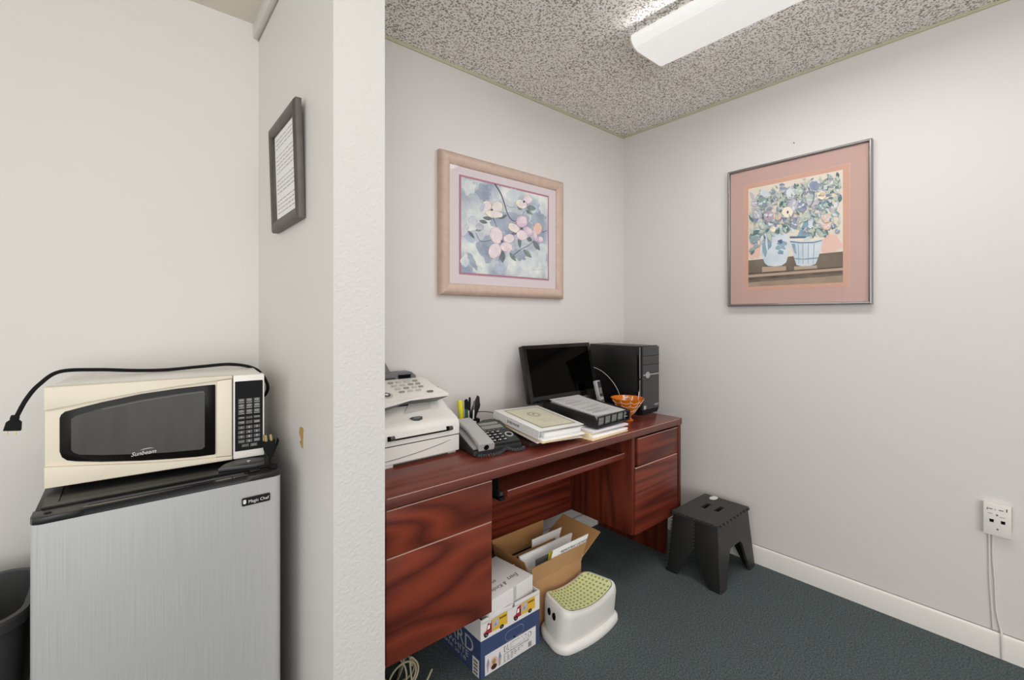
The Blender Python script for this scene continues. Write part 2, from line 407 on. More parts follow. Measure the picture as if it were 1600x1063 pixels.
# watercolour pigments
C = {}
for k, c, c2, sc in (('wash', (150, 162, 180), (228, 230, 226), 7), ('wash2', (142, 152, 172), (172, 181, 194), 14), ('petal', (238, 226, 228), (222, 204, 208), 40), ('petalc', (238, 232, 220), (222, 214, 200), 40),
        ('petalp', (206, 180, 200), (222, 200, 214), 40), ('pshade', (168, 146, 166), None, 0), ('peach', (228, 194, 176), None, 0), ('branch', (98, 92, 108), None, 0), ('leafg', (112, 126, 122), (140, 152, 148), 40),
        ('leafd', (104, 114, 118), (122, 132, 136), 40), ('pale', (216, 220, 218), (196, 204, 210), 20), ('pale2', (232, 222, 221), (224, 210, 212), 30), ('sky', (168, 180, 196), (198, 206, 214), 16),
        ('vbg', (224, 214, 200), (214, 202, 187), 4), ('vase', (214, 219, 224), (190, 203, 213), 9), ('vblue', (128, 154, 172), (150, 172, 186), 30), ('vblued', (86, 112, 140), None, 0), ('teal', (132, 152, 154), (154, 170, 172), 40),
        ('teald', (84, 112, 114), (110, 134, 134), 40), ('sage', (168, 184, 172), (188, 198, 184), 40), ('lav', (172, 170, 182), (192, 188, 196), 40), ('mauve', (178, 158, 170), None, 0), ('indigo', (126, 136, 160), (150, 156, 176), 40),
        ('cream2', (232, 220, 200), None, 0), ('ochre', (222, 178, 118), None, 0), ('rose', (222, 188, 176), None, 0), ('tbl', (128, 116, 104), (108, 98, 88), 12), ('tbl2', (92, 82, 74), (112, 100, 90), 18), ('tbl3', (152, 136, 118), (168, 150, 130), 14), ('tblhi', (182, 160, 140), None, 0)):
    C[k] = flat('pigment ' + k, c, c2, sc or 30)

# magnolia print, back wall
t = thing('framed_picture', 'pink wood framed watercolour of magnolia blossoms on a branch', 'picture', (-.999, 0, 1.69))
frame_bars(-.402, .402, -.325, .332, .056, -.034, -.001, 'framepink', .012).build('frame', t, ang=50)
b = MB()
b.box((-.35, -.016, -.275), (.35, -.003, .282), 'matlilac')
b.box((-.294, -.0175, -.226), (.293, -.0165, .239), 'matrose'); b.build('mat_board', t)
b = MB(); TW, TH = .568, .446
T = frame((-.284, -.0182, -.2165), (1, 0, 0), (0, 0, 1))
fx = lambda x, y: (x - 52) / 866 * TW
def fy(x, y):
    top = 42 + .2 * (x - 52); bot = 968 + .055 * (x - 52); return (bot - y) / (bot - top) * TH
P, leaf, line, blob = art_tools(b, T, fx, fy)
P([(52, 42), (918, 215), (918, 1016), (52, 968)][::-1], C['wash'])
for x, y, rx, ry, m in ((250, 190, 70, 85, 'wash2'), (140, 620, 70, 60, 'sky'), (520, 480, 190, 110, 'wash2'), (800, 430, 90, 80, 'wash2'), (300, 720, 120, 130, 'wash2'), (690, 860, 110, 110, 'pale'), (850, 800, 50, 90, 'pale'), (200, 930, 40, 45, 'pale'), (90, 850, 35, 70, 'pale'), (120, 140, 55, 70, 'pale'), (530, 210, 60, 70, 'pale'), (150, 860, 26, 90, 'wash2'), (420, 900, 60, 70, 'sky'), (600, 780, 80, 50, 'wash2'), (770, 300, 60, 60, 'sky'), (850, 700, 40, 40, 'pale')):
    blob(x, y, rx, ry, C[m], rnd.uniform(-.5, .5), .25, 22)
line([(355, 95), (410, 180), (445, 270), (480, 380), (520, 440), (560, 455)], 14, 8, C['branch'])
line([(470, 390), (440, 410), (380, 420)], 6, 4, C['branch']); line([(340, 430), (365, 490), (375, 520)], 7, 4, C['branch']); line([(180, 580), (225, 660), (330, 645)], 5, 6, C['branch'])
line([(540, 790), (620, 730), (700, 690), (760, 640)], 8, 5, C['branch']); line([(850, 560), (915, 540)], 7, 4, C['branch']); line([(640, 390), (655, 350)], 5, 4, C['branch']); line([(400, 820), (405, 900)], 5, 2, C['branch']); line([(470, 300), (520, 320), (560, 310)], 4, 2, C['branch'])
for a in ((380, 430, 480, 400, 40, 'leafd'), (240, 430, 340, 440, 40, 'leafd'), (670, 310, 785, 330, 55, 'leafg'), (580, 310, 640, 330, 46, 'leafg'), (670, 340, 740, 385, 36, 'leafg'), (640, 730, 735, 810, 50, 'leafg'), (745, 640, 830, 740, 52, 'leafd'), (430, 740, 430, 870, 60, 'leafd'), (500, 760, 570, 850, 44, 'leafg'), (600, 600, 610, 720, 40, 'leafd'), (680, 620, 740, 640, 50, 'leafd'), (110, 560, 170, 640, 30, 'leafd'), (170, 560, 240, 545, 28, 'leafg'), (210, 460, 290, 480, 38, 'leafd'), (500, 590, 600, 560, 30, 'leafd')):
    leaf(*a[:5], C[a[5]])
def petal(x, y, rx, ry, rot, m):
    blob(x, y, rx * 1.06, ry * 1.05, C['pshade'], rot, .05); blob(x, y, rx, ry, C[m], rot, .06); blob(x + rx * .18, y - ry * .2, rx * .62, ry * .6, C['pale2' if m[:5] == 'petal' else m], rot, .12)
    c, sn = math.cos(rot), math.sin(rot)
    for q in (-.35, 0, .35): line([(x + (q * rx) * c - (-.7 * ry) * sn, y + (q * rx) * sn + (-.7 * ry) * c), (x + q * rx * .8 * c, y + q * rx * .8 * sn), (x + (q * rx * .6) * c - (.75 * ry) * sn, y + (q * rx * .6) * sn + (.75 * ry) * c)], 1.5, 2.5, C['petalp'])
for a in ((280, 310, 42, 48, .2, 'petalc'), (240, 330, 18, 42, .3, 'sky'), (380, 320, 52, 55, 0, 'petalc'), (350, 390, 85, 34, .1, 'petalc'), (150, 460, 34, 40, .2, 'pale'), (85, 560, 20, 60, .35, 'pale'), (215, 520, 36, 30, .3, 'sky'),
          (690, 240, 48, 40, -.2, 'petal'), (625, 285, 60, 40, .35, 'petalc'), (630, 455, 60, 58, .3, 'petalp'), (545, 520, 62, 38, .5, 'petalc'), (630, 590, 58, 50, .2, 'petal'), (700, 550, 58, 34, .6, 'petalp'),
          (370, 600, 62, 78, -.2, 'petal'), (495, 625, 54, 42, -.1, 'petal'), (355, 750, 60, 72, .45, 'petal'), (470, 710, 62, 44, .15, 'petal'), (800, 525, 48, 58, .2, 'peach'), (830, 630, 36, 30, .5, 'petalp'), (770, 590, 22, 62, -.35, 'petalp')):
    petal(*a)
for x, y in ((325, 350), (425, 655), (625, 525), (650, 260)): blob(x, y, 12, 12, C['branch'], 0, .2)
line([(440, 735), (480, 725), (520, 735)], 6, 4, C['peach']); line([(320, 800), (360, 812), (390, 795)], 7, 4, C['peach'])
line([(735, 920), (780, 930), (830, 925), (880, 935)], 3, 2, C['pshade'])
b.build('print', t)
b = MB(); b.box((-.346, -.0215, -.271), (.346, -.0205, .278), 'pane'); b.build('glass_pane', t)

# vases print, right wall
t = thing('framed_picture', 'silver framed print of blue and white flower vases in pink mat', 'picture', (0, -.992, 1.678), (0, 0, -math.pi / 2))
frame_bars(-.308, .308, -.358, .358, .012, -.030, -.001, 'alum', .003).build('frame', t, ang=50)
b = MB(); b.box((-.298, -.018, -.348), (.298, -.003, .348), 'matpink'); b.box((-.226, -.0188, -.276), (.226, -.0182, .270), 'matpink2')
b.box((-.228, -.0184, -.278), (.228, -.0181, .272), 'framepink'); b.build('mat_board', t)
b = MB(); TW, TH = .407, .506
T = frame((-.205, -.0192, -.257), (1, 0, 0), (0, 0, 1))
fx = lambda x, y: (x - 185) / 520 * TW
def fy(x, y):
    top = 346 - .2175 * (x - 185); bot = 883 - .0635 * (x - 185); return (bot - y) / (bot - top) * TH
P, leaf, line, blob = art_tools(b, T, fx, fy)
P([(185, 883), (705, 850), (705, 233), (185, 346)], C['vbg'])
blob(640, 640, 60, 50, C['rose'], 0, .2); blob(220, 690, 40, 40, C['rose'], 0, .2)
P([(185, 883), (705, 850), (705, 682), (185, 738)], C['tbl'])
P([(270, 805), (410, 795), (410, 765), (270, 772)], C['tblhi']); P([(455, 790), (580, 782), (575, 758), (455, 766)], C['tblhi'])
P([(185, 818), (705, 770), (705, 764), (185, 808)], C['tbl2']); P([(185, 832), (705, 785), (705, 771), (185, 818)], C['tblhi']); P([(185, 848), (705, 800), (705, 786), (185, 832)], C['tbl2']); P([(185, 883), (705, 850), (705, 812), (185, 860)], C['tbl3'])
P([(270, 600), (262, 650), (266, 700), (285, 750), (305, 765), (345, 768), (385, 762), (410, 745), (425, 700), (430, 640), (420, 590), (395, 545), (300, 560)], C['vase'])
P([(290, 600), (270, 640), (272, 690), (290, 720), (300, 690), (290, 650)], C['vblue']); P([(300, 590), (330, 600), (325, 660), (305, 680)], C['vblue'])
for x, y in ((375, 640), (365, 665), (390, 660), (380, 690), (400, 640)): blob(x, y, 17, 12, C['vblue'], .3, .3)
blob(378, 630, 14, 10, C['vblued'], 0, .3)
P([(432, 620), (440, 660), (455, 720), (468, 758), (500, 765), (540, 762), (570, 750), (585, 710), (600, 650), (610, 605), (560, 595)], C['vase'])
P([(430, 605), (610, 600), (612, 612), (560, 622), (490, 624), (430, 618)], C['cream2']); P([(430, 600), (560, 600), (560, 608), (432, 612)], C['vblued']); P([(432, 626), (490, 632), (560, 630), (604, 618), (603, 623), (560, 636), (490, 638), (432, 632)], C['vblued'])
P([(455, 718), (500, 722), (582, 714), (580, 722), (500, 730), (457, 726)], C['vblue'])
for x in (475, 500, 530, 560): P([(x, 640), (x + 4, 640), (x + 3 - (x - 515) * .1, 750), (x - (x - 515) * .1, 750)], C['vblue'])
P([(440, 640), (460, 640), (470, 700), (455, 690)], C['vblue'])
P([(500, 540), (525, 470), (560, 480), (575, 560), (565, 600), (470, 600)], C['vblue']); P([(530, 500), (555, 500), (560, 560), (535, 570)], C['vase']); P([(490, 555), (570, 548), (570, 556), (490, 564)], C['vblued'])
keys = ['teal', 'teald', 'sage', 'sage', 'teal', 'lav', 'pale', 'indigo']
def foliage(n, lo, hi):
    k = 0
    while k < n:
        a = rnd.random(); x = 192 + a * 500
        top = 372 - .2175 * (x - 185) + 60 * max(0, .25 - a) * 4 + 26 * math.sin(x * .045)
        bot = (640 if a < .16 else 575 if a < .48 else 545 if a < .62 else 600) + rnd.uniform(-20, 10)
        if a > .9: bot -= 40
        y = top + (bot - top) * rnd.random(); th = rnd.uniform(0, 6.3); L = rnd.uniform(lo, hi); x2, y2 = x + L * math.cos(th), y + L * math.sin(th)
        if min(x, x2) < 188 or max(x, x2) > 702 or y2 < 350 - .2175 * (x2 - 185) or max(y, y2) > 650: k += .2; continue
        k += 1; leaf(x, y, x2, y2, rnd.uniform(.28, .5) * L, C[rnd.choice(keys)])
foliage(430, 24, 50)
for a in ((190, 690, 235, 665, 20, 'teal'), (200, 705, 225, 680, 16, 'teald'), (200, 640, 260, 600, 30, 'teal'), (195, 600, 260, 570, 26, 'teald'), (215, 660, 262, 655, 18, 'teal'), (300, 570, 330, 640, 22, 'sage'), (330, 545, 345, 580, 36, 'cream2'), (485, 520, 560, 460, 44, 'sage')): leaf(*a[:5], C[a[5]])
for a in ((320, 380, 335, 430, 7, 'teald'), (240, 400, 260, 450, 7, 'teald'), (345, 430, 322, 375, 7, 'teald')): leaf(*a[:5], C[a[5]])
FL = ((285, 365, 24, 'pale'), (225, 420, 20, 'lav'), (275, 415, 28, 'teal'), (245, 480, 28, 'lav'), (310, 490, 34, 'mauve'), (360, 490, 22, 'rose'), (360, 495, 12, 'ochre'), (450, 430, 36, 'lav'), (440, 360, 26, 'pale'), (480, 350, 24, 'sage'), (498, 435, 26, 'indigo'), (555, 400, 34, 'lav'), (600, 375, 22, 'cream2'), (605, 370, 13, 'ochre'), (565, 322, 33, 'pale'), (565, 322, 27, 'indigo'), (625, 500, 22, 'rose'), (600, 440, 20, 'teal'), (660, 540, 12, 'indigo'), (680, 570, 11, 'indigo'), (630, 545, 18, 'rose'), (455, 535, 22, 'indigo'), (270, 540, 22, 'sage'), (410, 560, 20, 'teald'))
for x, y, r, m in FL:
    blob(x, y, r, r, C[m], 0, .16, 16)
    for q in range(5):
        a = q * 1.257 + x; leaf(x, y, x + r * .85 * math.cos(a), y + r * .85 * math.sin(a), r * .42, C['pale' if q % 2 else m])
foliage(150, 14, 32)
blob(420, 468, 31, 31, C['cream2'], 0, .06); blob(565, 322, 25, 25, C['indigo'], 0, .05)
blob(422, 468, 6, 8, C['tbl2'], 0, .2); line([(430, 480), (440, 520), (430, 570)], 4, 3, C['teald']); line([(565, 350), (560, 400), (540, 440)], 4, 3, C['teald'])
for x, y in ((640, 330), (665, 320), (690, 300), (520, 300)): leaf(x, y + 40, x, y, 12, C['sage'])
b.build('print', t)
b = MB(); b.box((-.297, -.0235, -.347), (.297, -.0225, .347), 'pane'); b.build('glass_pane', t)

# small framed sheet on the partition: leans out a little at its top
t = thing('framed_document', 'small dark framed printed sheet on the cream wall above microwave', 'picture', (WX0 - .001, -.350, 1.530), (math.radians(3.2), math.radians(0), -math.pi / 2))
t.rotation_mode = 'QUATERNION'
t.rotation_quaternion = (Matrix.Rotation(-math.pi / 2, 4, 'Z') @ Matrix.Rotation(math.radians(3.6), 4, 'X') @ Matrix.Rotation(math.radians(3), 4, 'Y')).to_quaternion()
b = frame_bars(-.144, .144, 0, .322, .034, -.022, -.001, 'framedark', .006); b.build('frame', t, ang=50)
b = MB(); b.box((-.114, -.010, .028), (.114, -.003, .294), 'paper'); b.build('sheet', t)
b = MB()
for k in range(19):
    z = .270 - k * .0122
    if k in (3, 9, 14): continue
    x = -.094
    while x < .088:
        L = rnd.uniform(.012, .04); x2 = min(.094, x + L); b.poly([(x, -.0104, z), (x2, -.0104, z), (x2, -.0104, z + .0028), (x, -.0104, z + .0028)], 'caulk'); x = x2 + .006
b.build('printed_lines', t)
b = MB(); b.box((-.113, -.0135, .029), (.113, -.0125, .293), 'pane'); b.build('glass_pane', t)
# face towards -x: mirror so that the front (local -y) looks into the kitchen side
t.rotation_quaternion = (Matrix.Rotation(-math.pi / 2, 4, 'Z') @ Matrix.Rotation(math.radians(1.6), 4, 'X') @ Matrix.Rotation(math.radians(-.6), 4, 'Y')).to_quaternion()

# small marks and fittings on the walls
b = MB(); b.cyl((0, 0, 0), (-.012, 0, .002), .0016, 'midgrey', 8); o = b.build('nail'); o.location = (-.0, -.993, 2.109); tag(o, 'tiny grey nail in white wall above the vases picture', 'nail')
b = MB(); b.loft([[(0, -.006, .03), (0, .006, .034), (-.006, .009, .036)], [(0, -.004, .02), (-.001, .006, .02), (-.009, .004, .022)], [(0, -.001, 0), (-.001, .004, .001), (-.005, .001, .002)], [(0, -.001, -.022), (0, .003, -.02), (-.004, .001, -.02)]], 'peel')
b.prism([(-.0006, .004, -.02), (-.0006, .02, -.008), (-.0006, .018, -.005), (-.0006, .006, -.014)], (-.002, 0, 0), 'peel')
o = b.build('peeled_flake'); o.location = (WX0, -.465, .925); tag(o, 'small brown peeled flake hanging on the wall right of microwave', 'paint flake')

t = thing('wall_outlet', 'white square power outlet low on the right wall', 'outlet', (0, -1.669, .511), (0, 0, -math.pi / 2))
b = MB(); b.prism([(-.036, 0, -.058), (.036, 0, -.058), (.036, 0, .058), (-.036, 0, .058)], (0, -.022, 0), 'recept', bev=.003); b.build('cover_plate', t)
b = MB(); b.box((.0362, -.012, -.03), (.0372, -.001, .056), M['trimgreen'], 0); b.build('masking_strip', t)
for x in (-.014, .015):
    b = MB(); b.prism([(x - .005, -.0222, -.009), (x + .005, -.0222, -.009), (x + .006, -.0222, .002), (x - .006, -.0222, .002)], (0, -.0005, 0), 'hole'); b.build('socket_slot', t)
b = MB(); b.prism([(x, -.0222, z) for x, z in ell(0, .02, .003, .003, 12)], (0, -.0008, 0), 'midgrey'); b.build('screw', t); b = MB(); b.prism([(x, -.0222, z) for x, z in ell(.001, -.032, .003, .003, 12)], (0, -.0008, 0), 'midgrey'); b.build('screw', t)
b = MB(); b.box((.023, -.0226, .038), (.0255, -.0222, .049), 'hole'); b.box((-.026, -.0226, .034), (-.024, -.0222, .043), 'hole')
for x0, x1 in ((-.022, -.012), (-.006, -.004), (.004, .016)): b.box((x0, -.0225, .038), (x1, -.0222, .0415), 'inkgrey')
b.box((-.024, -.0224, .022), (-.012, -.0222, .0235), 'inkgrey'); b.box((.006, -.0224, .014), (.02, -.0222, .0155), 'inkgrey'); b.build('printed_text', t)
b = MB(); b.tube(spline([(-.0025, -1.647, .452), (-.0025, -1.648, .36), (-.0025, -1.649, .28), (-.0025, -1.654, .18), (-.003, -1.658, .096)]), .0035, 'wall'); tag(b.build('painted_cable'), 'white painted cable below outlet, the left of the pair', 'cable', 'painted cables under the outlet')
b = MB(); b.tube(spline([(-.0025, -1.657, .452), (-.0025, -1.657, .37), (-.003, -1.662, .28), (-.003, -1.666, .17), (-.005, -1.678, .1), (-.015, -1.680, .085), (-.016, -1.682, .003)]), .0035, 'wall'); tag(b.build('painted_cable'), 'white painted cable reaching from outlet over baseboard to carpet', 'cable', 'painted cables under the outlet')

# ------------------------------------------------------------------ desk
t = thing('desk', 'reddish brown mahogany laminate double pedestal desk against the back wall', 'desk', (-1.085, 0, 0))
X = lambda x: x + 1.085
b = MB(); b.box((X(-1.905), -.555, .705), (X(-.262), -.015, .738), 'wood_top', .0035, 2)
b.box((X(-1.90), -.5553, .7355), (X(-.285), -.553, .7370), M['edge_glint']); o = b.build('desktop', t); o.data.materials.append(M['wood_edge'])
for p in o.data.polygons:
    if p.material_index == 0 and (p.normal.y < -.8 or abs(p.normal.x) > .8): p.material_index = 2
for x0, x1, in ((-.287, -.262), (-1.905, -1.880)):
    b = MB(); ye = -.548 if x1 > -1 else -.525
    b.prism([(X(x0), -.02, 0), (X(x0), -.47, 0), (X(x0), -.47, .245), (X(x0), ye, .255), (X(x0), ye, .705), (X(x0), -.02, .705)], (x1 - x0, 0, 0), 'wood_z', bev=.003)
    b.build('end_panel', t)
b = MB(); b.box((X(-1.51), -.165, .25), (X(-.67), -.148, .705), 'wood_r', .001); b.build('modesty_panel', t)
for x0, x1 in ((-1.879, -1.512), (-.668, -.288)):
    b = MB(); b.box((X(x0), -.525, .25), (X(x1), -.02, .262), 'wood_x'); b.box((X(x0), -.04, .262), (X(x1), -.02, .704), 'wood_x')
    b.box((X(x0), -.525, .262), (X(x0 + .016), -.04, .704), 'wood_z'); b.box((X(x1 - .016), -.525, .262), (X(x1), -.04, .704), 'wood_z'); b.build('pedestal', t)
b = MB(); b.box((X(-.69), -.545, .252), (X(-.6685), -.03, .704), 'wood_z', .002); b.build('inner_panel', t)
for (x0, x1, z0, z1, y, m) in ((-1.900, -1.511, .561, .699, -.548, 'wood_x'), (-1.900, -1.513, .245, .558, -.548, 'wood_x'), (-.645, -.289, .563, .692, -.545, 'wood_r'), (-.673, -.303, .250, .560, -.551, 'wood_r')):
    b = MB(); b.box((X(x0), y, z0), (X(x1), y + .018, z1), m, .0015)
    b.box((X(x0) + .0015, y - .0004, z1 - .0018), (X(x1) - .0015, y + .006, z1 + .0004), 'edge_glint')
    b.build('drawer_front', t)
b = MB(); b.box((X(-1.405), -.503, .599), (X(-.672), -.2, .624), 'wood_top', .0015); b.box((X(-1.404), -.5035, .6225), (X(-.673), -.5, .6245), 'edge_glint')
kt = b.build('keyboard_tray', t)
for x0, x1 in ((-1.430, -1.406), (-.688, -.673)):
    b = MB(); b.box((X(x0), -.48, .59), (X(x0 + .004), -.19, .704), 'blackmatte'); b.box((X(x0), -.49, .588), (X(x1), -.2, .5985), 'blackmatte')
    b.box((X(x0) + .004, -.485, .604), (X(x1) - .006, -.2, .618), 'darkgrey') if x0 < -1 else None
    b.build('slide_rail', t)
b = MB(); b.cyl((X(-.262), -.53, .462), (X(-.256), -.53, .462), .006, 'wood_z', 12); b.build('screw_cap', t)

# ------------------------------------------------------------------ things on the desk
DZ = .738
# fax machine
t = thing('fax_machine', 'white laser fax machine at the left end of the desk', 'fax machine', (-1.865, -.316, DZ))
b = MB(); b.prism([(0, 0, .014), (0, 0, .0745), (0, .30, .0745), (0, .30, .014)], (.373, 0, 0), 'faxwhite', bev=.004)
b.box((.0, .004, .0), (.10, .28, .014), 'faxwhite', .002); b.box((.335, .02, 0), (.37, .28, .014), 'faxwhite', .002); b.box((.1, .03, 0), (.335, .26, .014), 'faxshade')
arc = [(.02, .0255), (.1, .029), (.18, .036), (.25, .045), (.30, .053), (.335, .060)]
b.prism([(x, -.0012, z) for x, z in arc] + [(x, -.0012, z - .0022 * (1 if 0 < k < 5 else 0.1)) for k, (x, z) in list(enumerate(arc))[::-1]], (0, .002, 0), 'inkgrey')
b.box((.001, -.0002, .0738), (.372, .01, .0768), 'hole'); b.build('paper_cassette', t)
pr = [(0, .076), (-.001, .112), (.004, .128), (.018, .139), (.045, .147), (.085, .160), (.133, .195), (.19, .236), (.24, .262), (.30, .266), (.30, .076)]
b = MB(); b.prism([(0, y, z) for y, z in pr], (.375, 0, 0), 'faxwhite', bev=.006); b.build('body', t, ang=60)
b = MB(); b.box((.085, -.006, .0955), (.335, .002, .0995), 'hole')
b.prism([(.095, -.004, .1005), (.335, -.004, .1005), (.34, 0, .114), (.09, 0, .114)], (0, .004, 0), 'faxwhite', bev=.001); b.build('manual_feed_slot', t)
for x in (.088, .325):
    b = MB(); b.cyl((x - .004, -.005, .104), (x + .012, -.005, .104), .008, 'darkgrey', 12); b.box((x - .012, -.006, .096), (x - .002, -.001, .112), 'hole'); b.build('feed_guide', t)
sl = math.atan2(.035, .048)
b = MB(); Tb = frame((.213, .041, .1475), (1, 0, 0), (0, .95, .32)); b.prism([(x, y, 0) for x, y in [(-.026, .008), (-.014, .0135), (.014, .0135), (.026, .008), (.018, -.008), (0, -.014), (-.018, -.008)]], (0, 0, .003), 'darkgrey', Tb, bev=.001)
b.prism([(x, y, .003) for x, y in ell(0, .003, .016, .006)], (0, 0, .0006), 'inkgrey', Tb); b.build('badge', t)
b = MB(); b.prism([(.0, .120, .182), (.0, .116, .212), (.0, .19, .245), (.0, .19, .236)], (.30, 0, 0), 'hole'); b.build('paper_exit', t)
b = MB(); b.prism([(.185, .086, .165), (.30, .092, .171), (.322, .13, .203), (.235, .13, .203)], (0, 0, .002), 'faxshade'); b.build('exit_guide', t)
zp = lambda y: .214 + (y - .04) * .36
plan = [(0, .215), (.315, .215), (.340, .15), (.368, .068), (.30, .07), (.20, .072), (.14, .055), (.07, .04), (0, .036)]
b = MB(); b.prism([(x, y, zp(y)) for x, y in plan], (0, 0, -.012), 'faxwhite', bev=.002); fe = [(0, .037), (.07, .041), (.14, .056), (.20, .073), (.30, .071), (.366, .069)]
b.loft([[(x, y, zp(y) - .012) for x, y in fe] + [(x, y + .08, zp(y + .08) - .012) for x, y in fe[::-1]], [(x * .90, y + .030, zp(y) - .032) for x, y in fe] + [(x * .90, y + .08, zp(y) - .032) for x, y in fe[::-1]]], 'midgrey')
cp = b.build('control_panel', t)
Tp = frame((0, .04, .2145), (1, 0, 0), (0, 1, .36))
def fkey(x, y, w2, h2, m):
    b = MB(); b.prism([(p, q, 0) for p, q in rrect(x, x + w2, y, y + h2, .004, 3)], (0, 0, .003), m, Tp); b.build('key', cp)
for r in range(4):
    for c in range(3): fkey(.165 + c * .035 + r * .004, .150 - r * .026, .022, .011, 'faxshade' if (r + c) % 3 else 'caulk')
fkey(.285, .050, .026, .013, 'inkgrey')
for r in range(3): fkey(.272, .150 - r * .026, .02, .011, 'caulk')
b = MB(); b.prism([(p, q, 0) for p, q in rrect(.0, .135, .11, .165, .008, 3)], (0, 0, .002), 'midgrey', Tp); b.prism([(p, q, .002) for p, q in rrect(.01, .125, .122, .155, .004, 3)], (0, 0, .001), 'lcd', Tp); b.build('display', cp)
b = MB(); b.prism([(p, q, 0) for p, q in ell(.12, .065, .024, .022)], (0, 0, .002), 'faxshade', Tp); b.prism([(p, q, .002) for p, q in ell(.12, .065, .015, .014)], (0, 0, .002), 'darkgrey', Tp); b.prism([(p, q, .004) for p, q in ell(.12, .065, .007, .006)], (0, 0, .001), 'faxwhite', Tp); b.build('navigation_dial', cp)
b = MB(); b.prism([(0, .212, .268), (0, .222, .300), (0, .275, .302), (0, .285, .262)], (.285, 0, 0), 'midgrey', bev=.003); b.prism([(.285, .212, .268), (.285, .222, .300), (.285, .275, .302), (.285, .285, .262)], (.02, 0, -.014), 'midgrey')
b.box((.225, .2135, .277), (.278, .2175, .292), 'hole', T=Matrix.Rotation(math.radians(0), 4, 'X')); b.box((.02, .214, .274), (.21, .2165, .284), 'darkgrey'); b.build('document_feeder', t)
b = MB(); b.prism([(0, .24, .298), (.205, .24, .298), (.185, .27, .355), (0, .27, .355)], (0, .006, 0), 'midgrey', bev=.001); b.build('document_support', t)

# telephone
t = thing('desk_phone', 'grey corded desk telephone between the fax machine and white binder', 'telephone', (-1.484, -.400, DZ), (0, 0, math.radians(-9)))
b = MB(); b.prism([(0, 0, .004), (0, 0, .022), (0, .02, .03), (0, .195, .078), (0, .2, .07), (0, .2, .004)], (.215, 0, 0), 'phoneblk', bev=.005); b.build('base', t)
pz = lambda y: .0245 + y * .272
Tt = frame((0, .0, .0245), (1, 0, 0), (0, 1, .272))
b = MB(); b.prism([(p, q, 0) for p, q in [(.0, .004), (.076, .004), (.080, .02), (.080, .155), (.11, .2), (.10, .208), (.0, .206)]], (0, 0, .010), 'silver', Tt, bev=.003); b.build('handset_cradle', t)
b = MB(); b.prism([(p, q, .0) for p, q in [(.083, .012), (.212, .012), (.213, .185), (.185, .207), (.14, .207), (.083, .17)]], (0, 0, .0085), 'phoneblk', Tt, bev=.002); b.build('key_panel', t)
b = MB(); b.prism([(p, q, .0085) for p, q in rrect(.103, .198, .125, .152, .003, 2)], (0, 0, .001), 'lcd', Tt); b.prism([(p, q, .0085) for p, q in rrect(.103, .192, .158, .178, .003, 2)], (0, 0, .001), 'lcd', Tt); b.build('display', t)
for r in range(4):
    for c in range(3):
        b = MB(); x, y = .094 + c * .024, .024 + r * .021
        b.prism([(p, q, .0085) for p, q in rrect(x, x + .018, y, y + .013, .003, 2)], (0, 0, .003), 'blackmatte', Tt); b.prism([(p, q, .0116) for p, q in rrect(x + .003, x + .0085, y + .004, y + .009, .001, 1)], (0, 0, .0003), 'keyl', Tt); b.prism([(p, q, .0116) for p, q in rrect(x + .0105, x + .0155, y + .003, y + .010, .001, 1)], (0, 0, .0003), 'print', Tt); b.build('key', t)
for c in range(5):
    b = MB(); b.prism([(p, q, .0085) for p, q in rrect(.094 + c * .022, .108 + c * .022, .110, .116, .002, 2)], (0, 0, .002), 'midgrey', Tt); b.build('soft_key', t)
b = MB(); b.lathe([(.0175, .0085), (.0175, .012), (.012, .012), (.012, .0085)], 'silver', (.188, .062, 0), 28, False, Tt); b.prism([(p, q, .0085) for p, q in ell(.188, .062, .012, .012)], (0, 0, .002), 'blackmatte', Tt); b.build('round_button', t)
b = MB(); rings = []
for k in range(13):
    q = k / 12; y = -.016 + q * .216; arch = .004 + .020 * math.sin(q * math.pi) ** .8; th = .026 - .011 * math.sin(q * math.pi)
    rings.append([(p, y, z) for p, z in [(x + .018, zz + arch) for x, zz in rrect(-.008, .060 - .006 * math.sin(q * math.pi), .001, .001 + th, .006, 3)]])
Ts = Tt
b.loft(rings, 'silver', True, Ts); hs = b.build('handset', t, ang=60)
b = MB(); b.cyl((.043, -.018, .017), (.043, -.004, .017), .0105, 'hole', 14, T=Ts); b.build('mouthpiece', hs)
b = MB()
ctr = spline([(.010, -.010, .0085), (.03, -.022, .008), (.07, -.027, .008), (.105, -.02, .008), (.135, -.010, .018), (.155, -.012, .010), (.18, -.022, .008), (.205, -.020, .008), (.216, -.008, .008)], 22)
hel = []
for i, p in enumerate(ctr):
    a = i * 1.15; d = (ctr[min(i + 1, len(ctr) - 1)] - ctr[max(i - 1, 0)]).normalized(); n1 = d.cross(Vector((0, 0, 1))).normalized(); n2 = d.cross(n1)
    hel.append(p + (n1 * math.cos(a) + n2 * math.sin(a)) * .0064)
b.tube(hel, .0015, M['cordgrey'], 5); b.build('coiled_cord', t)

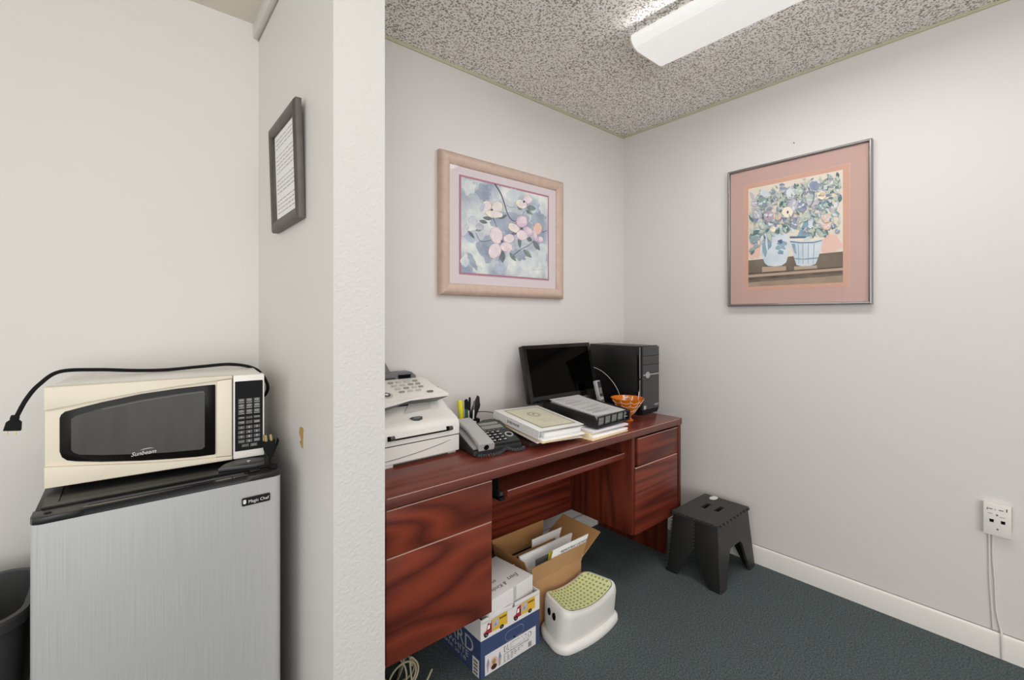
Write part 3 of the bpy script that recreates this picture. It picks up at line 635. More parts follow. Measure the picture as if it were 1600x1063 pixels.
# pen holder with pens
t = thing('pen_holder', 'small black pen holder behind the telephone', 'pen holder', (-1.305, -.105, DZ))
b = MB(); b.plate(-.046, .044, -.03, .03, .004, .07, [(-.042, .04, -.026, .026)], 'black'); b.box((-.046, -.03, 0), (.044, .03, .004), 'black'); b.build('cup', t)
def pen(name, label, x, y, lean, H, r, m, m2, cat='pen', tip=.7):
    b = MB(); o = Vector((x, y, DZ + .0045)); d = Vector((lean[0], lean[1], 1)).normalized()
    b.tube([o, o + d * H * .72], r, m, 10); b.tube([o + d * H * .72, o + d * H * .97, o + d * H], [r * 1.15, r * 1.1, r * tip], m2, 10)
    return tag(b.build(name), label, cat)
pen('highlighter', 'fluorescent yellow highlighter in the black pen holder', -1.333, -.10, (-.04, .05), .150, .011, 'highl', 'highl', 'highlighter')
pen('marker', 'dark green marker beside the yellow highlighter', -1.317, -.118, (-.01, .05), .155, .0075, 'green', 'blackmatte', 'marker', .5)
pen('pen', 'white barrelled pen with black cap, next to green marker', -1.302, -.105, (.0, .02), .142, .0045, 'offwhite', 'blackmatte')
pen('pen', 'tall thin all black pen in pen holder', -1.292, -.095, (.04, .02), .158, .0045, 'blackmatte', 'blackmatte')
pen('pen', 'slim white pen left of the black desk tool', -1.283, -.11, (.06, 0), .142, .0035, 'offwhite', 'midgrey')
b = MB(); b.prism([(-.016, 0, 0), (.012, 0, 0), (.020, 0, .04), (.046, 0, .085), (.050, 0, .10), (.044, 0, .105), (.046, 0, .132), (.040, 0, .14), (.016, 0, .095), (-.010, 0, .045)], (0, .016, 0), 'black', bev=.002)
o = b.build('desk_stapler'); o.location = (-1.281, -.10, DZ + .026); o.location.z = DZ + .0245; tag(o, 'slim black folded desk tool leaning upright in pen holder', 'desk tool')

# papers, folders, a book and an added hidden block that carry the binder
b = MB(); b.box((-.13, -.115, 0), (.13, .115, .020), 'brownfold', .002); o = b.build('book'); o.location = (-1.11, -.327, DZ); o['label'] = ''; tag(o, 'dark red covered book lowest in the pile under white binder', 'book')
RB = Matrix.Rotation(math.radians(-.24), 4, 'Z') @ Matrix.Rotation(math.radians(2.3), 4, 'Y') @ Matrix.Rotation(math.radians(7.16), 4, 'X')
def tilt(name, label, cat, org, R, d, size, m, yaw=0, off=(0, 0), group=None, curl=0.):
    """sheet or folder of size (x,y,thick), top face lying d below the plane through org with rotation R"""
    b = MB(); b.box((0, 0, -size[2]), (size[0], size[1], 0), m, min(.0008, size[2] * .3), 1)
    o = b.build(name); o.rotation_mode = 'QUATERNION'
    Mx = Matrix.Translation(org) @ R @ Matrix.Translation((off[0], off[1], -d)) @ Matrix.Rotation(math.radians(yaw), 4, 'Z')
    o.location = Mx.to_translation(); o.rotation_quaternion = Mx.to_quaternion(); return tag(o, label, cat, group)
OB = (-1.242, -.495, .780)
tilt('paper', 'white paper directly under the white binder', 'paper', OB, RB, .0006, (.25, .28, .004), 'paper', 0, (.014, -.012))
tilt('manila_folder', 'buff manila folder sticking out under the white binder', 'folder', OB, RB, .0050, (.23, .29, .004), 'manila', 2, (.006, -.02))
tilt('paper', 'lilac white paper under the buff folder below binder', 'paper', OB, RB, .0095, (.23, .27, .004), 'paper2', -2, (-.004, .0))
tilt('paper', 'white paper lowest under the binder, jutting to the right', 'paper', OB, RB, .0140, (.22, .24, .003), 'paper', -3, (.03, -.002))
b = MB(); b.box((-.11, -.045, 0), (.11, .045, .049), 'brownfold', .003); o = b.build('book'); o.location = (-1.10, -.155, DZ); tag(o, 'thick dark block added unseen to prop up the rear edge of white binder', 'book')  # added support block, hidden behind the tilted binder; stands in for whatever raises it

# white ring binder
t = thing('ring_binder', 'white ring binder with cream certificate cover on the pile', 'binder', OB); t.rotation_mode = 'QUATERNION'; t.rotation_quaternion = RB.to_quaternion()
L_, W_, T_ = .295, .265, .036
b = MB(); b.box((0, 0, T_ - .003), (W_, L_, T_), 'binder', .001); b.build('front_cover', t)
b = MB(); b.box((0, 0, 0), (W_, L_, .003), 'binder', .001); b.build('back_cover', t)
b = MB(); b.box((0, 0, .003), (.003, L_, T_ - .003), 'binder')
for k in range(11): b.box((-.0004, .12 + k * .007 + rnd.uniform(-.001, .001), .013 + rnd.uniform(-.003, .002)), (-.0001, .1245 + k * .007, .021 + rnd.uniform(-.003, .004)), 'inkgrey')
b.build('spine', t)
b = MB(); b.box((.038, .006, .0035), (.255, .289, .022), 'paper', .001); b.build('pages', t)
b = MB()
for y in (.045, .148, .25): b.tube([(.014 + .010 * math.cos(a), y, .017 + .0125 * math.sin(a)) for a in [i * math.pi / 8 for i in range(16)]], .0015, 'chrome', 6, True)
b.box((.004, .01, .003), (.024, .285, .006), 'chrome'); b.build('ring_mechanism', t)
b = MB(); z = T_ + .0003
b.poly([(.035, .022, z), (.245, .022, z), (.245, .278, z), (.035, .278, z)], 'cream'); b.build('cover_sheet', t)
b = MB(); z = T_ + .0006
for q, wd in ((.040, .003), (.045, .001)):
    x0, x1, y0, y1 = q, .245 - (q - .035), .022 + (q - .035), .278 - (q - .035)
    for a in ((x0, y0, x1, y0 + wd), (x0, y1 - wd, x1, y1), (x0, y0, x0 + wd, y1), (x1 - wd, y0, x1, y1)): b.poly([(a[0], a[1], z), (a[2], a[1], z), (a[2], a[3], z), (a[0], a[3], z)], 'inkgrey')
for r in (.031, .024):
    b.loft([[(x, y, z) for x, y in ell(.14, .185, r, r, 28)], [(x, y, z) for x, y in ell(.14, .185, r - .0025, r - .0025, 28)]], 'inkgrey', False)
b.poly([(x, y, z) for x, y in ell(.14, .187, .008, .006, 12)], 'inkgrey')
for k, (y, hw) in enumerate(((.115, .04), (.10, .03), (.085, .035))):
    x = .14 - hw
    while x < .14 + hw: b.poly([(x, y, z), (x + .008, y, z), (x + .008, y + .004, z), (x, y + .004, z)], C['sage']); x += .011
b.build('cover_print', t)

# letter tray and what lies under it
RT = Matrix.Rotation(math.radians(2.03), 4, 'Z') @ Matrix.Rotation(math.radians(-.39), 4, 'Y') @ Matrix.Rotation(math.radians(5.29), 4, 'X')
OT = (-.911, -.519, .775)
b = MB(); b.box((0, 0, 0), (.26, .31, .006), 'manila', .001); b.prism([(.26, .05, .002), (.272, .06, .002), (.272, .12, .002), (.26, .13, .002)], (0, 0, .002), 'manila'); o = b.build('manila_folder'); o.location = (-.972, -.545, DZ); o.rotation_euler = (0, 0, math.radians(1.5)); tag(o, 'cream manila folder lying at the desk edge under letter tray', 'folder')
for k, (m, dx, dy, yaw, lb) in enumerate((('paper', .012, .012, .5, 'white paper bundle on the cream folder under letter tray'), ('manila', .004, .03, 3, 'second manila folder in the stack under letter tray'), ('paper2', .02, .022, -1, 'thick lilac white paper bundle under letter tray'))):
    b = MB(); b.box((0, 0, 0), (.25, .29, .0085), m, .001); o = b.build('manila_folder' if m == 'manila' else 'paper'); o.location = (-.965 + dx, -.545 + dy, DZ + .0062 + k * .0087); o.rotation_euler = (0, 0, math.radians(yaw)); tag(o, lb, 'folder' if m == 'manila' else 'paper')
for k in range(2):
    b = MB(); b.loft([[(x, y, .002 * math.sin(x * 90 + k) + .0012 * j) for x in (0, .02, .04, .06, .075)] + [(x, y, .002 * math.sin(x * 90 + k) + .0012 * j - .0006) for x in (.075, .06, .04, .02, 0)] for j, y in enumerate((0, .02, .05, .08))], ('rosepaper', 'paper')[k] if False else ('manila', 'paper')[k])
    o = b.build('receipt'); o.location = (-.985 + .012 * k, -.465 + .03 * k, DZ + .0325 + .003 * k); o.rotation_euler = (0, 0, math.radians(12 - 25 * k)); tag(o, ('curled buff receipt poking out left of letter tray', 'curled white receipt poking out behind the buff one')[k], 'receipt')
t = thing('letter_tray', 'black plastic letter tray heaped with white papers', 'tray', OT); t.rotation_mode = 'QUATERNION'; t.rotation_quaternion = RT.to_quaternion()
b = MB(); b.box((0, 0, 0), (.255, .33, .004), 'black', .001); b.build('base', t)
for x in (0, .250):
    b = MB(); b.prism([(x, .0, .003), (x, .0, .03), (x, .02, .052), (x, .33, .052), (x, .33, .003)], (.005, 0, 0), 'black', bev=.0015); b.build('side_wall', t)
b = MB(); b.plate(.004, .251, .0, .05, 0, .005, [(.0085 + k * .0483, .0525 + k * .0483, .006, .0455) for k in range(5)], 'black', T=frame((0, .005, .002), (1, 0, 0), (0, 0, 1))); b.build('front_grille', t)
b = MB(); b.plate(.004, .251, .0, .05, 0, .005, [(.0085 + k * .0483, .0525 + k * .0483, .006, .0455) for k in range(5)], 'black', T=frame((0, .33, .002), (1, 0, 0), (0, 0, 1))); b.build('rear_grille', t)
for k in range(9):
    top = k == 8
    b = MB(); yaw = (rnd.uniform(-1.2, 1.2), 2.2)[top]
    nx, ny = 6, 8; V = []; z0 = .0046 + k * .0052
    for j in range(ny + 1):
        for i in range(nx + 1):
            u, v = i / nx, j / ny
            V.append((.012 + u * .226 + rnd.uniform(0, .002), .0105 + v * .285, .010 * v * v * (k / 8) + (.0025 * math.sin(u * 3 + k) if top else 0)))
    F = [(j * (nx + 1) + i, j * (nx + 1) + i + 1, (j + 1) * (nx + 1) + i + 1, (j + 1) * (nx + 1) + i) for j in range(ny) for i in range(nx)]
    b.add(V, F, 'paper')
    r = bmesh.ops.solidify(b.bm, geom=b.bm.faces[:], thickness=.0044 if not top else .001)
    if top:
        for y, x0, x1 in ((.27, .03, .085), (.262, .03, .11), (.248, .03, .07), (.235, .06, .13), (.21, .03, .16), (.2, .03, .14), (.17, .03, .17), (.13, .1, .19), (.12, .03, .15), (.09, .03, .19), (.08, .03, .17), (.06, .05, .19), (.05, .03, .15)):
            v = (y - .014) / .285; zz = .010 * v * v + .0042
            b.poly([(x0, y, zz), (x1, y, zz), (x1, y + .0024, zz), (x0, y + .0024, zz)], 'caulk')
    o = b.build('paper', recalc=False); o.rotation_mode = 'QUATERNION'
    Mx = Matrix.Translation(OT) @ RT @ Matrix.Translation((rnd.uniform(-.003, .003), rnd.uniform(-.003, .003), z0 + .0044)) @ Matrix.Rotation(math.radians(yaw * .5), 4, 'Z'); o.location = Mx.to_translation(); o.rotation_quaternion = Mx.to_quaternion()
    tag(o, 'printed white sheet on top of the letter tray papers' if top else 'white paper in the stack filling the black letter tray', 'paper', None if top else 'papers in the letter tray')

# monitor
t = thing('monitor', 'black flat monitor with dark screen standing behind the letter tray', 'monitor', (-.728, -.105, DZ))
Tm = Matrix.Translation((0, -.062, .102)) @ Matrix.Rotation(math.radians(-13), 4, 'X')
b = MB(); b.box((-.253, 0, 0), (.253, .028, .287), 'black', .004, T=Tm); b.box((-.18, .028, .04), (.18, .045, .24), 'black', .006, T=Tm); b.build('case', t)
b = MB(); b.plate(-.253, .253, 0, .287, 0, .006, [(-.232, .232, .030, .268)], 'blackgloss', T=Tm @ frame((0, .0001, 0), (1, 0, 0), (0, 0, 1))); b.build('bezel', t)
b = MB(); b.box((-.233, -.0015, .029), (.233, -.0005, .269), 'screen', T=Tm); b.build('screen', t)
b = MB(); b.prism([(x, y, 0) for x, y in ell(.0, .03, .12, .072, 28)], (0, 0, .012), 'black', bev=.002); b.box((-.03, .045, .012), (.03, .07, .20), 'black', .004); b.build('stand', t)

# computer tower
t = thing('computer_tower', 'black computer tower at the right end of the desk', 'computer', (-.311, -.40, DZ))
b = MB(); b.box((-.083, .030, .004), (.083, .355, .370), 'black', .003); b.build('case', t)
b = MB(); b.box((-.0835, .012, .002), (.0835, .031, .371), 'blackgloss', .002); b.build('front_frame', t)
b = MB(); b.prism([(-.070, 0, .03), (.082, 0, .03), (.082, 0, .366), (-.070, 0, .366)], (0, .014, 0), 'darkgrey', bev=.003)
for z in (.317, .270): b.box((-.070, -.0006, z), (.082, .002, z + .002), 'hole')
b.prism([(-.070, .002, .008), (.066, .002, .008), (.082, .002, .030), (-.07, .002, .03)], (0, .012, 0), 'blackmatte'); b.build('front_panel', t)
b = MB(); b.prism([(x, -.001, z) for x, z in ell(-.038, .216, .021, .0175)], (0, -.006, 0), 'chrome', bev=.001); b.box((-.025, -.002, .2145), (.083, .0, .2195), 'silver'); b.box((-.07, -.002, .2125), (-.052, .0, .2195), 'silver'); b.build('power_button', t)
b = MB(); b.box((-.0838, .010, .2), (-.083, .014, .365), 'silver'); b.box((-.0838, .010, .05), (-.083, .014, .19), 'silver'); b.build('edge_strip', t)
b = MB(); b.poly([(-.066, -.0008, .034), (-.048, -.0008, .034), (-.048, -.0008, .053), (-.066, -.0008, .053)], 'keyl'); b.poly([(-.045, -.0008, .034), (-.038, -.0008, .034), (-.038, -.0008, .053), (-.045, -.0008, .053)], 'inkgrey'); b.build('sticker', t)
b = MB(); b.text('ASUS', .010, 'print', frame((.052, -.001, .046), (1, 0, 0), (0, 0, 1)), .2, .04); b.build('maker_logo', t)

# cordless handset in its cradle
t = thing('cordless_phone', 'slim silver cordless phone standing in front of the monitor edge', 'telephone', (-.531, -.262, DZ))
b = MB(); b.box((-.036, -.03, 0), (.036, .05, .030), 'black', .006); b.box((-.030, -.012, .03), (.030, .030, .045), 'black', .004); b.build('charging_cradle', t)
Th = Matrix.Translation((-.003, -.002, .034)) @ Matrix.Rotation(math.radians(-16), 4, 'X') @ Matrix.Rotation(math.radians(14), 4, 'Z')
b = MB(); b.prism([(x, 0, z) for x, z in rrect(-.023, .023, 0, .158, .008, 4)], (0, .022, 0), 'silver', Th, bev=.003); hb = b.build('handset', t)
b = MB(); b.prism([(x, -.0008, z) for x, z in rrect(-.018, .018, .072, .15, .004, 3)], (0, .001, 0), 'darkgrey', Th); b.build('face_plate', hb)
b = MB(); b.prism([(x, -.0018, z) for x, z in rrect(-.014, .014, .085, .118, .002, 2)], (0, .001, 0), 'lcd', Th); b.build('display', hb)
b = MB()
for r in range(5):
    for c in range(3): b.prism([(x, -.0015, z) for x, z in rrect(-.016 + c * .012, -.008 + c * .012, .012 + r * .011, .019 + r * .011, .002, 2)], (0, .0015, 0), 'midgrey' if r != 4 else 'print', Th)
b.build('keypad', hb)

# thin cable in front of tower
b = MB(); b.tube(spline([(-.44, -.06, .98), (-.435, -.12, .975), (-.43, -.18, .95), (-.425, -.235, .905), (-.425, -.275, .85), (-.428, -.29, .79), (-.43, -.295, .7405)]), .0018, 'silver', 6); tag(b.build('cable'), 'thin grey cable arching down in front of black computer tower', 'cable')
b = MB(); b.tube(spline([(-1.262, -.05, DZ + .003), (-1.24, -.045, .80), (-1.2, -.03, .812), (-1.12, -.03, .80), (-1.05, -.035, .77), (-.98, -.04, DZ + .003)]), .0018, 'blackmatte', 6); tag(b.build('cable'), 'thin black cable crossing the back wall behind pen holder', 'cable')

# orange bowl with web print, holding odds and ends
t = thing('candy_bowl', 'orange cone shaped bowl with white web pattern beside letter tray', 'bowl', (-.526, -.402, DZ))
b = MB(); b.lathe([(.030, 0), (.031, .004), (.020, .010), (.017, .018), (.030, .035), (.055, .072), (.082, .112), (.084, .115), (.080, .1145), (.052, .074), (.028, .039), (.012, .022)], 'orange', n=40); b.build('bowl', t)
b = MB()
rr = lambda q: .0312 + (q - .035) / (.112 - .035) * (.0822 - .0312)
for k in range(10):
    a = 2 * math.pi * k / 10 + .2; b.tube([((rr(z) + .0006) * math.cos(a), (rr(z) + .0006) * math.sin(a), z) for z in (.036, .06, .085, .111)], .0011, 'orangepale', 5)
for lv in (.06, .083, .103):
    pts = []
    for k in range(60):
        a = 2 * math.pi * k / 60 + .2; z = lv - .009 * abs(math.sin(5 * (a - .2))); pts.append(((rr(z) + .0006) * math.cos(a), (rr(z) + .0006) * math.sin(a), z))
    b.tube(pts, .0011, 'orangepale', 5, True)
b.build('web_print', t)
for k, (a, m) in enumerate(((.4, 'print'), (2.2, 'manila'), (4.0, 'silver'))):
    pts = [(.03 * math.cos(a + i * .8) * (1 if i % 2 else .55), .03 * math.sin(a + i * .8), .085 + .008 * i + .006 * math.sin(i * 2)) for i in range(5)]
    b = MB(); b.tube(spline(pts, 6), .003, m, 6); o = b.build('wrapped_candy'); o.location = (-.526, -.402, DZ); tag(o, ('white twisted wrapper poking out of the orange bowl', 'tan twisted wrapper lying in the orange bowl', 'silver twisted wrapper lying in the orange bowl')[k], 'candy')
b = MB(); b.cyl((.045, -.03, .07), (.052, -.034, .145), .0016, 'print', 6); o = b.build('lollipop_stick'); o.location = (-.526, -.402, DZ); tag(o, 'thin white stick upright in the orange bowl', 'stick')

# ------------------------------------------------------------------ under the desk
# blue carton
CX0, CX1, CY0, CY1, CH = -1.535, -1.252, -.513, -.080, .204
t = thing('paper_carton', 'open blue and white copy paper carton with yellow truck prints', 'box', (CX0, CY0, 0))
W2, D2 = CX1 - CX0, CY1 - CY0
b = MB()
def wallpiece(b, x0, y0, x1, y1):
    b.box((x0, y0, 0), (x1, y1, .132), 'blue'); b.box((x0, y0, .132), (x1, y1, CH), 'cartonwhite')
wallpiece(b, 0, .004, .004, D2); wallpiece(b, W2 - .004, .004, W2, D2); wallpiece(b, .004, D2 - .004, W2 - .004, D2)
b.box((0, 0, 0), (W2, .004, .132), 'blue'); b.box((0, 0, .132), (.145, .004, CH), 'cartonwhite'); b.box((.158, 0, .132), (W2, .004, CH), 'cartonwhite'); b.box((.145, 0, .132), (.158, .004, CH - .014), 'cartonwhite')
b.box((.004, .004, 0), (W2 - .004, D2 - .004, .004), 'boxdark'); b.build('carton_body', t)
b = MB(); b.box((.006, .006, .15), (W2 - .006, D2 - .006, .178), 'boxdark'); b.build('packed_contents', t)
# print on the front
b = MB(); Tf = frame((0, -.0006, 0), (1, 0, 0), (0, 0, 1))
def quad(x0, x1, z0, z1, m, T=Tf, d=0): b.poly([(x0, z0, d), (x1, z0, d), (x1, z1, d), (x0, z1, d)], m, T)
quad(.004, W2 - .003, CH - .0125, CH - .0112, 'caulk')
for ox in (.012, .150):
    P2 = lambda pts, m, d: b.poly([(ox + x, .139 + z, d) for x, z in pts], m, Tf)
    P2([(.0, .008), (.0, .018), (.012, .022), (.018, .044), (.036, .050), (.036, .008)], 'red', .0001)
    P2([(.016, .024), (.020, .038), (.028, .038), (.028, .024)], 'paper', .0002); P2([(.029, .02), (.033, .02), (.033, .034), (.029, .034)], 'ink', .0002)
    P2([(.036, .008), (.036, .050), (.108, .054), (.108, .008)], 'yellow', .0001); P2([(.036, .008), (.036, .050), (.040, .050), (.040, .008)], 'matpink2', .0002)
    P2([(.042, .020), (.046, .040), (.066, .042), (.066, .020)], 'indigo' if False else C['lav'], .0002); P2([(.046, .042), (.056, .050), (.064, .045), (.062, .040)], C['sage'], .0003); P2([(.048, .024), (.054, .036), (.061, .024)], C['indigo'], .0003); P2([(.066, .014), (.066, .048), (.069, .048), (.069, .014)], 'matpink2', .0002)
    for k in range(7): P2([(.072 + k * .0048, .037), (.0755 + k * .0048, .037), (.0755 + k * .0048, .044), (.072 + k * .0048, .044)], 'brownfold', .0002)
    for cx in (.012, .082): P2(ell(cx, .007, .0095, .0075, 16), 'ink', .0003); P2(ell(cx, .007, .004, .0035, 12), 'inkgrey', .0004)
b.loft([[(.155 + x, .098 + z, .0003) for x, z in rrect(-.045, .045, -.018, .018, .0175, 5)], [(.155 + x, .098 + z, .0003) for x, z in rrect(-.0435, .0435, -.0165, .0165, .0162, 5)]], C['indigo'], False, Tf)
b.poly([(.148, .0805, .0004), (.160, .0805, .0004), (.157, .085, .0004), (.151, .085, .0004)], 'hole', Tf)
quad(.018, .262, .004, .076, 'cartonwhite', d=.0002)
b.text('BLIZZARD', .020, 'ink', Tf @ Matrix.Translation((.172, .048, .0005)), 0, .135); b.text('BLIZZARD', .017, 'paper', Tf @ Matrix.Translation((.172, .0495, .0006)), 0, .129)
b.text('ULTRA BRIGHT WHITE PAPER', .006, 'ink', Tf @ Matrix.Translation((.165, .037, .0005)), 0, .125)
for k, z in enumerate((.030, .024, .018, .012)):
    for j in range(6 - k): quad(.102 + j * .017, .102 + j * .017 + rnd.uniform(.006, .013), z, z + .0028, 'inkgrey', d=.0005)
for k in range(10): quad(.223 + k * .0017, .2238 + k * .0017, .010, .030, 'ink', d=.0005)
# flags and a plain oval emblem
for sx in (-1, 1):
    c0 = .058 + sx * .024
    b.poly([(c0 - .004, .010, .0004), (c0 + .006 * sx, .012, .0004), (c0 + .010 * sx, .040, .0004), (c0 + .002 * sx, .060, .0004), (c0 - .004 * sx, .040, .0004)], C['mauve'], Tf)
    b.poly([(c0, .036, .0005), (c0 + .010 * sx, .040, .0005), (c0 + .002 * sx, .062, .0005), (c0 - .003 * sx, .046, .0005)], C['indigo'], Tf)
b.poly([(x, z, .0006) for x, z in ell(.058, .032, .019, .023, 24)], C['rose'], Tf); b.poly([(x, z, .0007) for x, z in ell(.058, .038, .009, .010, 16)], 'kraft', Tf); b.poly([(x, z, .0007) for x, z in ell(.058, .020, .013, .009, 16)], 'brownfold', Tf)
b.build('front_print', t)
b = MB(); Tl = frame((-.0006, D2, 0), (0, -1, 0), (0, 0, 1))
b.text('BLIZZARD', .052, 'keyl', Tl @ Matrix.Translation((.205, .066, .0003)), 0, .37); b.text('EXTRA WHITE', .021, 'keyl', Tl @ Matrix.Translation((.22, .038, .0003)), 0, .28); b.text('COPY PAPER 20 LB', .012, 'keyl', Tl @ Matrix.Translation((.21, .019, .0003)), 0, .27)
b.poly([(.385, .0, .0003), (.425, .0, .0003), (.425, .062, .0003), (.385, .062, .0003)], 'cartonwhite', Tl)
for k in range(4): b.poly([(.392, .006 + k * .013, .0005), (.416, .006 + k * .013, .0005), (.416, .014 + k * .013, .0005), (.392, .014 + k * .013, .0005)], 'inkgrey', Tl)
b.build('side_print', t)

# small white box with handwriting, lying in the carton's top
t = thing('white_gift_box', 'shallow white box with black handwriting lying on the blue carton', 'box', (-1.264, -.488, .1790), (0, 0, math.radians(6.5)))
b = MB(); b.box((-.236, 0, 0), (0, .205, .078), 'cartonwhite', .002); b.box((-.112, -.0006, .001), (-.096, .0, .077), 'keyl'); b.build('box_body', t)
b = MB()
Tw = frame((0, 0, .0783), (-1, 0, 0), (0, -1, 0))
b.text('Evers', .022, 'ink', Tw @ Matrix.Translation((.062, -.060, 0)), .4, .055); b.text('& Kinder S', .020, 'ink', Tw @ Matrix.Translation((.160, -.050, 0)), .4, .105); b.text('and Sand', .018, 'ink', Tw @ Matrix.Translation((.170, -.085, 0)), .4, .09); b.build('handwriting', t)

# kraft box with flaps
t = thing('cardboard_box', 'open brown cardboard box of folders under the desk', 'box', (-1.225, -.447, 0))
BW, BD, BH = .292, .245, .190; q = .004
b = MB(); b.box((0, 0, 0), (BW, BD, q), 'kraft'); b.box((0, 0, q), (q, BD, BH), 'kraft'); b.box((BW - q, 0, q), (BW, BD, BH), 'kraft'); b.box((q, 0, q), (BW - q, q, BH), 'kraft'); b.box((q, BD - q, q), (BW - q, BD, BH), 'kraft'); b.build('box_body', t)
b = MB(); b.prism([(-.002, .001, BH), (BW + .002, .001, BH), (BW + .028, -.010, BH + .068), (-.018, -.010, BH + .068)], (0, .0035, 0), 'kraft'); b.build('flap', t)
b = MB(); b.prism([(.002, BD - .003, BH), (BW - .002, BD - .003, BH), (BW + .03, BD + .025, BH + .072), (.0, BD + .025, BH + .072)], (0, .0035, 0), 'kraftin'); b.build('flap', t)
b = MB(); b.prism([(BW - .001, .0, BH), (BW - .001, BD, BH), (BW + .150, BD + .005, BH + .075), (BW + .150, .012, BH + .070)], (0, 0, -.0035), 'kraftin'); b.build('flap', t)
b = MB(); b.prism([(0, .004, BH), (0, BD, BH), (-.006, BD + .01, BH + .062), (-.004, .05, BH + .064)], (.0035, 0, 0), 'kraftin'); b.build('flap', t)
def standing(name, label, cat, x0, x1, y, H, m, lean=.0, thick=.005, t0=None, t1=None, extra=None):
    """sheet or folder standing in the box: bottom spans x0..x1, top spans t0..t1, leaning by lean in y"""
    b = MB(); t0 = x0 if t0 is None else t0; t1 = x1 if t1 is None else t1; k = .45
    b.prism([(0, 0, 0), (x1 - x0, 0, 0), (x1 - x0, lean * k, H * k), (t1 - x0, lean, H), (t0 - x0, lean, H), (0, lean * k, H * k)], (0, thick, 0), m, bev=.0006, seg=1)
    if extra: extra(b, (t0 + t1) / 2 - x0, H, lean)
    o = b.build(name); o.location = (-1.225 + x0, -.447 + y, .0042); return tag(o, label, cat)
standing('black_folder', 'black folder at the back of the brown cardboard box', 'folder', .012, .24, .205, .185, 'blackmatte', .01, .012)
standing('envelope', 'white envelope sticking up at the back of cardboard box', 'envelope', .14, .280, .150, .250, 'paper', .018, .004, .152, .345)
standing('accordion_file', 'dark brown accordion file in the middle of cardboard box', 'folder', .012, .280, .108, .218, 'brownfold', .014, .028, .012, .30)
standing('manila_folder', 'tan folder edge between envelope and brown accordion file', 'folder', .012, .270, .142, .222, 'kraftin', .014, .004, .012, .29)
standing('paper', 'white paper sloping in front of the dark accordion file', 'paper', .008, .282, .080, .252, 'paper', .010, .010, .010, .335)
standing('notepad', 'grey sheet with a yellow edge at front of cardboard box', 'notepad', .055, .13, .040, .248, 'midgrey', -.006, .006, .05, .13)
standing('paper_strip', 'yellow strip between grey sheet and lettered leaflet', 'paper', .095, .13, .033, .262, 'highl', -.010, .003, .115, .145)
def lettering(b, xm, H, ln): b.text('PREMIUM PRINT CARTRIDGE', .0100, 'ink', frame((xm + .018, -.0022 + ln * .905, H - .027), (1, 0, 0), (0, ln / H, 1)), 0, .17)
standing('leaflet', 'white leaflet with black lettering at the front of cardboard box', 'leaflet', .07, .284, .024, .284, 'paper', -.030, .004, .112, .335, lettering)

# binder clips at the corner between the boxes
for k, (x, y) in enumerate(((-1.2535, -.455), (-1.2535, -.345))):
    t = thing('binder_clip', ('shiny black binder clip on the carton rim next to the white stool', 'shiny black binder clip on the carton rim near the brown cardboard box')[k], 'clip', (x, y, .204), (0, 0, math.radians(90)))
    b = MB(); b.prism([(-.016, -.004, -.006), (-.016, -.0075, .014), (-.016, .0075, .014), (-.016, .004, -.006)], (.032, 0, 0), 'blackgloss', bev=.001); b.build('clip_body', t)
    b = MB()
    for sg in (-1, 1): b.tube([(-.006, .005 * sg, -.004), (-.009, .009 * sg, .016), (-.004, .011 * sg, .028), (.004, .011 * sg, .028), (.009, .009 * sg, .016), (.006, .005 * sg, -.004)], .001, 'chrome', 6)
    b.build('wire_handle', t)

# cables on the floor
b = MB()
ctr = Vector((-1.775, -.36, 0)); pts = []
for k in range(60):
    a = k * .55; g = k / 60; R1 = .058 + .018 * math.sin(g * 9); ph = .9 * math.sin(g * 7)
    pts.append((ctr.x + .012 * math.sin(g * 20) + R1 * math.cos(a) * math.cos(ph * .6), ctr.y + .035 * math.sin(g * 11) + R1 * math.cos(a) * math.sin(ph * .6) + .012 * math.sin(a), max(.004, .050 + .046 * math.sin(a))))
pts += [(-1.74, -.42, .01), (-1.70, -.42, .02), (-1.665, -.405, .04)]
b.tube(spline(pts, 7), .0032, 'beige', 7); o = b.build('cable_coil'); tag(o, 'tangled coil of beige cable on the carpet below desk drawers', 'cable')
b = MB(); b.tube(spline([(-1.865, -.40, .004), (-1.82, -.37, .035), (-1.77, -.35, .02), (-1.72, -.28, .004), (-1.64, -.22, .004)]), .0035, 'beige', 7); tag(b.build('cable'), 'beige cable bowing up at the left of the beige cable coil', 'cable')
b = MB(); b.tube(spline([(-1.868, -.33, .004), (-1.83, -.29, .01), (-1.78, -.24, .006), (-1.68, -.16, .004)]), .0035, 'beige', 7)
tag(b.build('cable'), 'beige cable lying flat behind the beige cable coil', 'cable')

# ------------------------------------------------------------------ step stools
t = thing('step_stool', 'low white plastic step stool with green dotted top', 'stool', (-1.068, -.550, 0))
def ring(hx, hyb, hyf, z, bulge, r, zf=None, n=6, tap=.22):
    """rounded rectangle with its front (and a little its back) bowed outward"""
    out = []
    for x, y in rrect(-hx, hx, -hyf, hyb, r, n): out.append((x, y))
    # add points along the long sides
    res = []
    N = len(out)
    for i in range(N):
        a, c = out[i], out[(i + 1) % N]; res.append(a)
        if abs(a[1] - c[1]) < 1e-6 and abs(a[0] - c[0]) > .05:
            for k in range(1, 10): res.append((a[0] + (c[0] - a[0]) * k / 10, a[1]))
    o = []
    for x, y in res:
        f = 1 - (x / hx) ** 2
        yy = y - bulge * f * (1 if y < 0 else -.0)
        zz = z if zf is None else z - zf * f
        o.append((x * (1 - tap * (yy + hyf) / (hyf + hyb)), yy, zz))
    return o
